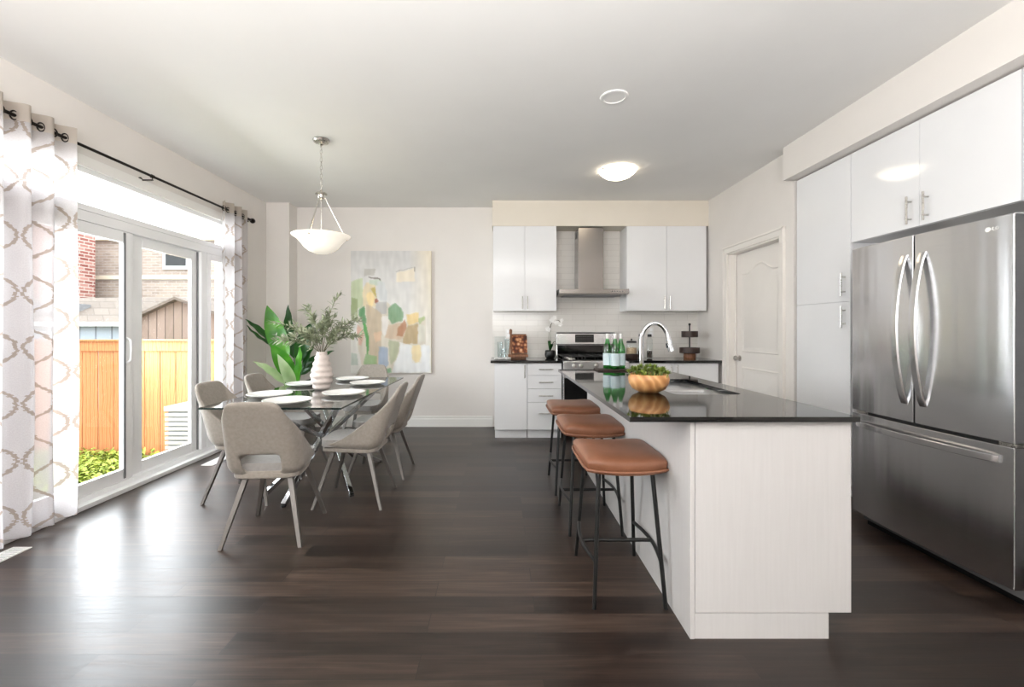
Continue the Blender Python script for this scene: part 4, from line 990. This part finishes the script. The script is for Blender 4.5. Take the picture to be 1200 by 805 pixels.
def curtain(label, y0, y1, folds, amp, zb, seed):
    t = thing('curtain', label, 'curtain', (RODX, (y0 + y1) / 2, zb), 0, 'sheer curtains')
    rn = random.Random(seed); n = folds * 14; ph = [rn.uniform(-.4, .4) for _ in range(folds + 2)]
    def pos(k, z):
        s = k / n; f = s * folds; tt = (RODZ - z) / RODZ
        a = amp * (1 + .25 * math.sin(f * 1.7 + seed)) * (1 + .15 * tt)
        y = y0 + (y1 - y0) * s + .012 * math.sin(f * PI * 2 * .5 + z * 1.3) * tt
        x = RODX + a * math.cos(f * PI * 2 + .25 * math.sin(z * 2 + seed) * tt) + .01 * math.sin(3 * f + z * 2) * tt
        return x, y
    def sheet(z0, z1, nz, name, mat, par):
        b = BM(); uvl = b.loops.layers.uv.new('UVMap'); acc = [0]; 
        for k in range(1, n + 1):
            a_, b2 = pos(k - 1, 1.2), pos(k, 1.2); acc.append(acc[-1] + math.hypot(a_[0] - b2[0], a_[1] - b2[1]))
        V = [[b.verts.new((*pos(k, z0 + (z1 - z0) * j / nz), z0 + (z1 - z0) * j / nz)) for k in range(n + 1)] for j in range(nz + 1)]
        for j in range(nz):
            for k in range(n):
                f = b.faces.new((V[j][k], V[j][k + 1], V[j + 1][k + 1], V[j + 1][k]))
                for lp, (jj, kk) in zip(f.loops, ((j, k), (j, k + 1), (j + 1, k + 1), (j + 1, k))): lp[uvl].uv = (acc[kk], z0 + (z1 - z0) * jj / nz)
        return obj(name, b, mat, par, smooth=True, auto=False)
    sheet(zb, 2.487, 26, 'drape', M['sheer'], t)
    h = sheet(2.487, 2.592, 2, 'header_band', M['header'], t)
    for q in range(folds * 2):
        f = (q + .5) / 2; k = f / folds * n; x, y = pos(k, RODZ)
        pts = [(RODX + .0 + .0 * 1, y + .0, RODZ)]
        g = tube(BM(), [(x + .024 * math.cos(a) * .5, y + .012 * math.cos(a), RODZ + .026 * math.sin(a)) for a in [2 * PI * i / 18 for i in range(18)]], .0045, 6, closed=True)
        obj('grommet', g, M['rod'], h, smooth=True)
curtain('wide sheer trellis-pattern curtain at the left edge of the patio door', 2.02, 2.93, 6, .048, .045, 2)
curtain('narrow sheer trellis-pattern curtain at the right edge of the patio door', 4.53, 4.93, 3, .040, .045, 5)
rd = thing('curtain_rod', 'dark metal curtain rod above the patio door', 'curtain rod', (RODX, 3.5, RODZ))
obj('pole', tube(BM(), [(RODX, 1.95, RODZ), (RODX, 5.03, RODZ)], .0105, 12), M['rod'], rd, smooth=True)
for (y, sg) in ((5.03, 1), (1.95, -1)):
    obj('finial', lathe(BM(), [(0, -.01), (.014, -.01), (.014, .01), (.010, .02), (.024, .04), (.030, .06), (.024, .08), (.010, .095), (0, .1)] if sg > 0 else [(0, .01), (.014, .01), (.014, -.01), (.024, -.04), (.03, -.06), (.024, -.08), (0, -.1)], 20, (RODX, y, RODZ), 'y'), M['rod'], rd, smooth=True)
for y in (3.62, 5.0, 2.0):
    b = BM(); tube(b, [(XL + .001, y, RODZ - .03), (RODX + .005, y, RODZ - .03), (RODX, y, RODZ - .012)], .006, 8); lathe(b, [(0, 0), (.024, 0), (.024, .006), (0, .008)], 16, (XL + .001, y, RODZ - .03), 'x'); tube(b, [(RODX, y - .012, RODZ), (RODX, y + .012, RODZ)], .0145, 12)
    obj('bracket', b, M['rod'], rd, smooth=True)

# ------------------------------------------------------------------ floor vents, outlets
def vent(x, y, label):
    t = thing('floor_vent', label, 'floor vent', (x, y, 0), 0, 'floor vents along the window wall')
    b = BM(); box(b, -.055, .055, -.15, -.14, .0005, .006); box(b, -.055, .055, .14, .15, .0005, .006); box(b, -.055, -.045, -.14, .14, .0005, .006); box(b, .045, .055, -.14, .14, .0005, .006)
    for i in range(13): box(b, -.045, .045, -.132 + i * .021, -.122 + i * .021, .0005, .005)
    obj('grille', b, M['white'], t, w=False); obj('duct', bx(-.046, .046, -.141, .141, .0002, .0012), M['black'], t, w=False)
vent(-2.72, 4.28, 'white floor vent by the patio door behind the dining chairs')
vent(-2.76, 2.42, 'white floor vent below the wide sheer curtain')
def outlet(x, z, label):
    t = thing('outlet_cover', label, 'outlet', (x, 5.79, z)); obj('plate', bx(x - .038, x + .038, 5.786, 5.7915, z - .06, z + .06), M['white'], t, bevel=.002)
    b = BM(); box(b, x - .018, x + .018, 5.7845, 5.787, z + .008, z + .045); box(b, x - .018, x + .018, 5.7845, 5.787, z - .045, z - .008); obj('socket', b, M['vinyl'], t)
outlet(1.98, 1.24, 'white outlet plate on the tiles behind the faucet')
outlet(.12, 1.22, 'white outlet plate on the tiles above the cookbook')

# ------------------------------------------------------------------ island props
M['succ'] = noisy(P('succulent_green', (110, 130, 50), .5), [(.3, (70, 96, 36)), (.5, (118, 138, 56)), (.75, (170, 180, 92))], 30, 2)
BX, BY, BZ = .842, 2.50, .9112
wb = tag(obj('wooden_bowl', lathe(BM(), [(0, 0), (.050, 0), (.058, .004), (.090, .022), (.108, .052), (.112, .078), (.106, .100), (.101, .104), (.097, .099), (.102, .078), (.098, .055), (.08, .03), (0, .02)], 56, (BX, BY, BZ)), M['bowlwood'], smooth=True, auto=False), 'round pale wooden bowl of succulents on the island', 'bowl')
b = BM(); rn = random.Random(11)
for k in range(46):
    a = rn.uniform(0, 2 * PI); r = .092 * math.sqrt(rn.random()); c = Vector((BX + r * math.cos(a), BY + r * math.sin(a), BZ + .085)); hgt = rn.uniform(.015, .05) * (1.25 - r * 5)
    top = c + Vector((math.cos(a) * .015 * r / .09 * 1.6, math.sin(a) * .015 * r / .09 * 1.6, hgt)); tube(b, [c - Vector((0, 0, .03)), top], .0025, 5)
    for j in range(16):
        th = j * 2.4; el = .2 + .95 * (j / 16); d = Vector((math.cos(th) * math.cos(el), math.sin(th) * math.cos(el), math.sin(el)))
        leafquad(b, top, d, Vector((0, 0, 1)), rn.uniform(.018, .028), rn.uniform(.0035, .0055), -.15)
o = tag(obj('succulents', b, M['succ'], smooth=True, auto=False), 'cluster of small green succulents filling the wooden bowl', 'plant'); o['kind'] = 'stuff'
tag(obj('serving_tray', bx(.84, 1.135, 3.78, 3.955, .9115, .925), M['darkwood'], bevel=.004), 'dark flat tray under the green bottles on the island', 'tray')
M['label'] = P('bottle_label', (196, 214, 216), .6)
v = mapping(M['label'], (1, 1, 60)); w_ = nd(M['label'], 'ShaderNodeTexNoise', Scale=3.0, Detail=2.0); ln(M['label'], v, w_.inputs['Vector']); ln(M['label'], ramp(M['label'], w_.outputs['Fac'], [(.5, (204, 220, 224)), (.62, (196, 214, 216)), (.72, (130, 176, 156))]), bsdf(M['label']).inputs['Base Color'])
def make_bottle():
    t = thing('glass_bottle', 'left green water bottle with a pale label on the island tray', 'bottle', (0, 0, 0), 0, 'green water bottles on the tray')
    b = lathe(BM(), [(0, .006), (.028, .002), (.034, .0), (.0375, .006), (.0375, .165), (.034, .19), (.022, .222), (.0145, .25), (.0135, .285), (.0135, .29)], 32); obj('glass', b, M['bottle'], t, smooth=True, w=False)
    obj('label', lathe(BM(), [(.0382, .03), (.0382, .135)], 32), M['label'], t, smooth=True, w=False)
    obj('neck_label', lathe(BM(), [(.0142, .255), (.0142, .285)], 24), M['white'], t, smooth=True, w=False)
    obj('cap', lathe(BM(), [(0, .306), (.013, .306), (.0152, .302), (.0152, .284), (.0148, .283)], 24), M['white'], t, smooth=True, w=False)
    obj('water', lathe(BM(), [(0, .008), (.034, .008), (.034, .16), (.031, .185), (.019, .22), (0, .22)], 24), M['water'], t, smooth=True, w=False)
    return t
M['water'] = thin_glass('bottled_water', (.75, .97, .78, 1), 1.05)
bt = make_bottle(); bt.location = (.952, 3.90, .9252)
dup(bt, (1.0, 3.83, .9252), 0, 'front middle green water bottle with a pale label on the island tray')
dup(bt, (1.065, 3.885, .9252), R(40), 'right green water bottle with a pale label on the island tray')

# ------------------------------------------------------------------ back counter props
CZ = .9125
op = thing('orchid', 'white orchid in a round black pot left of the range', 'plant', (.63, 5.50, CZ))
ox, oy = .63, 5.50
obj('pot', lathe(BM(), [(0, 0), (.045, 0), (.060, .015), (.066, .05), (.062, .09), (.056, .10), (.050, .098), (.054, .08), (0, .08)], 32, (ox, oy, CZ)), M['blackmetal'], op, smooth=True)
for (dx, dy, dz, w_) in ((.07, -.02, .12, .028), (.03, -.06, .09, .024), (-.02, -.03, .13, .022)):
    b = BM(); rows = []
    for i in range(8):
        t = i / 7; c = Vector((ox + dx * t, oy + dy * t, CZ + .085 + dz * math.sin(t * 2.0))); q = w_ * math.sin(PI * min(.97, t * .85 + .12)); s = Vector((-dy, dx, 0)).normalized()
        rows.append((b.verts.new(c - s * q + Vector((0, 0, .006))), b.verts.new(c), b.verts.new(c + s * q + Vector((0, 0, .006)))))
    for A, B in zip(rows, rows[1:]): b.faces.new((A[0], A[1], B[1], B[0])); b.faces.new((A[1], A[2], B[2], B[1]))
    obj('leaf', b, M['leafdark'], op, smooth=True, auto=False)
s1 = [Vector((ox, oy, CZ + .09)), Vector((ox - .015, oy, CZ + .25)), Vector((ox - .01, oy - .01, CZ + .37)), Vector((ox + .03, oy - .03, CZ + .46)), Vector((ox + .10, oy - .04, CZ + .47)), Vector((ox + .15, oy - .04, CZ + .42))]
obj('stem', tube(BM(), s1, .003, 6), M['twig'], op, smooth=True)
obj('stake', tube(BM(), [(ox + .012, oy, CZ + .09), (ox + .008, oy, CZ + .42)], .002, 6), M['twig'], op, smooth=True)
for (dx, dy, dz, sc) in ((-.03, -.04, .36, 1), (.02, -.05, .47, 1.05), (.07, -.06, .44, .95), (.12, -.05, .42, .9), (.05, -.04, .50, .85), (.14, -.03, .47, .7)):
    b = BM(); c = Vector((ox + dx, oy + dy, CZ + dz))
    for j in range(5):
        a = R(90 + 72 * j + dx * 400); d = Vector((math.cos(a), -.25, math.sin(a)))
        leafquad(b, c, d, Vector((0, -1, 0)), .036 * sc, .015 * sc * (1.3 if j in (1, 4) else 1), .2)
    lathe(b, [(0, -.012), (.006, -.006), (.005, 0)], 10, c, 'y')
    obj('flower', b, M['white'], op, smooth=True, auto=False)
cs = thing('cookbook_stand', 'brown wooden cookbook stand at the left end of the back counter', 'book stand', (.24, 5.50, CZ))
b = BM(); box(b, .11, .35, 5.38, 5.50, CZ + .02, CZ + .055); box(b, .13, .33, 5.42, 5.50, CZ, CZ + .02); obj('ledge', b, M['boardwood'], cs, bevel=.004)
b = BM(); prism(b, [(5.47, CZ + .055), (5.485, CZ + .055), (5.60, CZ + .30), (5.585, CZ + .30)], 'x', .14, .34); obj('backboard', b, M['boardwood'], cs, bevel=.002)
M['food'] = P('food_photo_cover', (150, 90, 60), .35)
v = mapping(M['food'], (1, 1, 1)); n_ = nd(M['food'], 'ShaderNodeTexVoronoi', Scale=22.0); ln(M['food'], v, n_.inputs['Vector']); ln(M['food'], ramp(M['food'], n_.outputs['Distance'], [(.05, (236, 214, 190)), (.3, (206, 150, 104)), (.55, (120, 60, 36)), (.8, (60, 30, 22))]), bsdf(M['food']).inputs['Base Color'])
bk = thing('cookbook', 'open cookbook with a food photo propped on the wooden stand', 'book', (.24, 5.45, CZ + .056))
def lean(x0, x1, u0, u1, t0, t1):
    b = BM(); d = Vector((0, .115, .245)).normalized(); nn = Vector((0, -.245, .115)).normalized(); o = Vector((0, 5.468, CZ + .0565)); V = []
    for x in (x0, x1):
        for u in (u0, u1):
            for t in (t0, t1): p = o + d * u + nn * t; V.append(b.verts.new((x, p.y, p.z)))
    for f in ((0, 1, 3, 2), (4, 6, 7, 5), (0, 4, 5, 1), (2, 3, 7, 6), (0, 2, 6, 4), (1, 5, 7, 3)): b.faces.new([V[i] for i in f])
    return b
obj('page_block', lean(.165, .345, .004, .235, .002, .016), M['white'], bk); obj('cover_photo', lean(.163, .347, .003, .237, .016, .019), M['food'], bk)
tag(obj('wooden_spoon', tube(BM(), [(.125, 5.395, CZ + .057), (.135, 5.44, CZ + .2), (.14, 5.475, CZ + .29), (.141, 5.485, CZ + .31), (.143, 5.50, CZ + .35), (.143, 5.505, CZ + .362)], [.007, .007, .009, .018, .019, .006], 12), M['boardwood'], smooth=True), 'brown wooden spoon leaning beside the cookbook', 'spoon')
def tumbler(x, y, h, label):
    tag(obj('drinking_glass', lathe(BM(), [(0, .006), (.028, .006), (.036, h), (.038, h), (.031, 0), (0, 0)], 28, (x, y, CZ)), M['clear'], smooth=True), label, 'glass', 'glasses on the back counter')
tumbler(.05, 5.42, .13, 'clear drinking glass beside the cookbook stand'); tumbler(.01, 5.54, .20, 'taller clear glass behind the short one at the counter end'); tumbler(.10, 5.58, .24, 'tallest clear glass behind the cookbook stand')
tag(obj('picture_frame', (lambda b: (prism(b, [(5.60, CZ), (5.612, CZ), (5.68, CZ + .27), (5.668, CZ + .27)], 'x', -.06, .09), b)[1])(BM()), M['clear']), 'clear acrylic photo holder leaning on the tiles at the left counter end', 'frame')
b = BM(); gx = [(-.05 + .012 * i + .0, 5.30 + .025 * math.sin(i * .9) + .001 * i) for i in range(16)]
for (x, y) in gx: lathe(b, [(0, 0), (.008, .003), (.0115, .0115), (.008, .02), (0, .023)], 12, (x, y, CZ))
tag(obj('bead_garland', b, M['white'], smooth=True, auto=False), 'white bead garland lying at the left end of the back counter', 'garland')
tg = thing('storage_jar', 'round glass jar with a black knobbed lid right of the range', 'jar', (1.64, 5.5, CZ))
jb = obj('base', lathe(BM(), [(0, 0), (.075, 0), (.078, .006), (.078, .05), (.068, .056), (0, .056)], 32, (1.64, 5.5, CZ)), M['darkwood'], tg, smooth=True)
obj('glass', lathe(BM(), [(0, .057), (.058, .057), (.066, .07), (.066, .17), (.058, .19), (.056, .20)], 32, (1.64, 5.5, CZ)), M['clear'], tg, smooth=True)
obj('contents', lathe(BM(), [(0, .060), (.055, .060), (.060, .07), (.060, .13), (.03, .136), (0, .134)], 24, (1.64, 5.5, CZ)), noisy(P('dry_pasta', (206, 176, 140), .7), [(.3, (180, 146, 110)), (.7, (226, 202, 170))], 70), tg, smooth=True)
obj('lid', lathe(BM(), [(0, .245), (.010, .243), (.011, .225), (.006, .22), (.058, .215), (.062, .20), (.062, .192), (0, .192)], 28, (1.64, 5.5, CZ)), M['black'], tg, smooth=True)
for (x, y, h, lb) in ((1.765, 5.53, .27, 'slim glass canister with a black lid, left of the pair behind the faucet'), (1.86, 5.49, .27, 'slim glass canister with a black lid, right of the pair behind the faucet')):
    t = thing('canister', lb, 'canister', (x, y, CZ), 0, 'slim canisters')
    obj('glass', lathe(BM(), [(0, .003), (.034, .003), (.036, .01), (.036, h - .035), (.024, h - .02), (.022, h)], 28, (x, y, CZ)), M['clear'], t, smooth=True)
    obj('contents', lathe(BM(), [(0, .006), (.031, .006), (.031, .09), (0, .095)], 20, (x, y, CZ)), M['soil'], t, smooth=True)
    obj('lid', lathe(BM(), [(0, h + .03), (.024, h + .028), (.026, h + .02), (.026, h - .004), (0, h - .004)], 24, (x, y, CZ)), M['black'], t, smooth=True)
tt = thing('tiered_tray', 'dark two-tier wooden tray stand on the right end of the back counter', 'tray stand', (2.36, 5.50, CZ))
obj('foot', lathe(BM(), [(0, 0), (.068, 0), (.072, .008), (.070, .055), (.064, .062), (0, .062)], 32, (2.36, 5.5, CZ)), M['boardwood'], tt, smooth=True)
for z, r, h in ((.064, .118, .070), (.262, .096, .075)):
    obj('tray', lathe(BM(), [(0, z), (r - .004, z), (r, z + .004), (r, z + h), (r - .008, z + h), (r - .008, z + .012), (0, z + .012)], 40, (2.36, 5.5, CZ)), M['darkwood'], tt, smooth=True)
obj('post', tube(BM(), [(2.36, 5.5, CZ + .06), (2.36, 5.5, CZ + .41)], .009, 12), M['blackmetal'], tt, smooth=True)
obj('finial', lathe(BM(), [(0, 0), (.012, .004), (.016, .016), (.012, .028), (0, .032)], 16, (2.36, 5.5, CZ + .405)), M['blackmetal'], tt, smooth=True)

# ------------------------------------------------------------------ outdoors
GZ = -.75
M['grass'] = noisy(P('grass', (120, 150, 50), .9), [(.3, (84, 92, 62)), (.6, (112, 118, 84)), (.8, (140, 140, 110))], 14, 6, bump=.5, bdist=.05)
struct('ground', bx(-60, XL - .16, -10, 60, GZ - .3, GZ), M['grass'])
struct('wall_foundation', bx(XL - .15, 3.4, YR - .15, YB + .15, GZ, -.121), M['wall'])
M['cedar'] = grad_wood('cedar_boards', [(0, (170, 100, 54)), (.5, (196, 132, 84)), (1, (182, 114, 68))], (1, 1, .25), 5, 5, .7)
fn = thing('wooden_fence', 'orange cedar board fence across the back garden', 'fence', (-6.2, 7.0, GZ)); x = -11.0; i = 0
while x < -3.3:
    obj('board', bx(x, x + .232, 7.0 + (.004 if i % 2 else 0), 7.022 + (.004 if i % 2 else 0), GZ + .04, .95), M['cedar'], fn, bevel=.004); x += .246; i += 1
for x in (-10.0, -7.6, -5.2, -3.5): obj('post', bx(x - .045, x + .045, 7.03, 7.12, GZ, 1.0), M['cedar'], fn)
obj('top_rail', bx(-11.0, -3.3, 6.975, 7.0, .93, 1.085), M['cedar'], fn, bevel=.004); obj('cap', bx(-11.0, -3.3, 6.94, 7.13, 1.085, 1.115), M['cedar'], fn, bevel=.004)
ac = thing('air_conditioner', 'beige outdoor air conditioning unit against the fence', 'air conditioner', (-4.36, 6.55, GZ))
obj('pad', bx(-4.74, -3.98, 6.17, 6.93, GZ, GZ + .06), M['grey'], ac); M['acm'] = noisy(P('ac_metal', (150, 145, 136), .5), [(.3, (146, 141, 132)), (.7, (155, 150, 141))], 8)
obj('core', bx(-4.66, -4.06, 6.25, 6.85, GZ + .06, .12), M['grey'], ac)
b = BM()
for i in range(13): box(b, -4.69, -4.03, 6.22, 6.88, GZ + .075 + i * .066, GZ + .075 + i * .066 + .045)
obj('louver_panel', b, M['acm'], ac, bevel=.004); obj('top_cover', bx(-4.70, -4.02, 6.21, 6.89, .12, .19), M['acm'], ac, bevel=.01)
b = BM(); rn = random.Random(5)
M['weed'] = noisy(P('weed_green', (140, 170, 60), .6), [(.3, (104, 124, 34)), (.7, (164, 174, 70))], 9)
for k in range(2600):
    x = rn.uniform(-7.6, -4.4); y = rn.uniform(5.3, 6.9)
    if (x > -5.4 and rn.random() < .75) or (x > -4.85 and y > 6.0): continue
    p = Vector((x, y, GZ)); hgt = rn.uniform(.04, .20) * (1 if y > 6 else .8); top = p + Vector((rn.uniform(-.06, .06), rn.uniform(-.06, .06), hgt))
    for q in range(3): leafquad(b, p.lerp(top, rn.uniform(.2, 1)), Vector((rn.uniform(-1, 1), rn.uniform(-1, 1), rn.uniform(.1, 1))), Vector((0, 0, 1)), rn.uniform(.05, .10), rn.uniform(.012, .028), .3)
o = tag(obj('lawn_weeds', b, M['weed']), 'bright green leafy weeds and grass along the fence', 'grass'); o['kind'] = 'stuff'
M['siding'] = P('blue_grey_siding', (168, 178, 190), .6); M['siding'] = bricks('grey_vertical_siding', (176, 186, 198), (170, 180, 192), (120, 126, 136), .4, 30, .02, .6, (R(90), 0, 0), .3)
M['shingle'] = bricks('tan_shingles', (112, 101, 92), (124, 113, 103), (96, 87, 80), .4, .2, .01, .9, (R(90), 0, 0), .3)
M['woodgrey'] = bricks('weathered_boards', (140, 122, 110), (152, 134, 122), (98, 84, 76), .18, 30, .012, .8, (R(90), 0, 0), .3)
M['brickred'] = bricks('red_brick', (124, 60, 52), (168, 122, 112), (180, 170, 162), .22, .075, .01, .9, (R(90), 0, 0), .3, .55)
M['bricktan'] = bricks('tan_brick', (150, 134, 124), (172, 156, 144), (176, 166, 158), .22, .075, .01, .9, (R(90), 0, 0), .3, .6)
gr = thing('garage', 'low grey-sided garage with a tan shingle roof behind the fence', 'garage', (-12, 12, GZ))
obj('wall', bx(-16, -9.0, 11.0, 14.0, GZ, 1.40), M['siding'], gr); b = BM(); prism(b, [(10.8, 1.42), (12.6, 2.18), (14.3, 1.42), (14.3, 1.36), (10.8, 1.36)], 'x', -16.2, -8.0); obj('roof', b, M['shingle'], gr)
obj('gutter', bx(-16.2, -8.0, 10.72, 10.82, 1.36, 1.46), M['vinyl'], gr); obj('skylight', bx(-11.75, -10.95, 11.2, 11.9, 1.72, 1.95), M['grey'], gr)
sh = thing('shed', 'weathered board shed with a gabled roof behind the fence', 'shed', (-6.8, 9.6, GZ))
b = BM(); prism(b, [(-7.75, GZ), (-5.6, GZ), (-5.6, 1.45), (-6.85, 1.92), (-7.75, 1.52)], 'y', 9.5, 11.2); obj('wall', b, M['woodgrey'], sh)
b = BM(); prism(b, [(-7.95, 1.46), (-6.85, 1.97), (-5.4, 1.43), (-5.4, 1.37), (-6.85, 1.91), (-7.95, 1.40)], 'y', 9.35, 11.3); obj('roof', b, M['shingle'], sh)
h1 = thing('brick_house', 'red brick house at the far left beyond the garage', 'house', (-20, 18, GZ)); obj('wall', bx(-24, -17.3, 17.2, 19.0, GZ, 5.75), M['brickred'], h1)
h2 = thing('brick_house', 'tan brick house with a white framed window beyond the shed', 'house', (-14, 22, GZ)); obj('wall', bx(-20.5, -9, 20, 26, GZ, 5.6), M['bricktan'], h2)
obj('lit_band', bx(-20.6, -8.9, 19.85, 26.1, 5.3, 5.65), M['canvas'], h2)  # light on the wall top, painted as a pale band
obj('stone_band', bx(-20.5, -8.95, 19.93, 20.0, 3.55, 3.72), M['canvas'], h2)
w_ = obj('window', bx(-15.1, -13.9, 19.9, 20.0, 4.0, 5.3), M['vinyl'], h2); obj('pane', bx(-14.95, -14.05, 19.87, 19.9, 4.15, 5.15), M['darkglass'], w_)
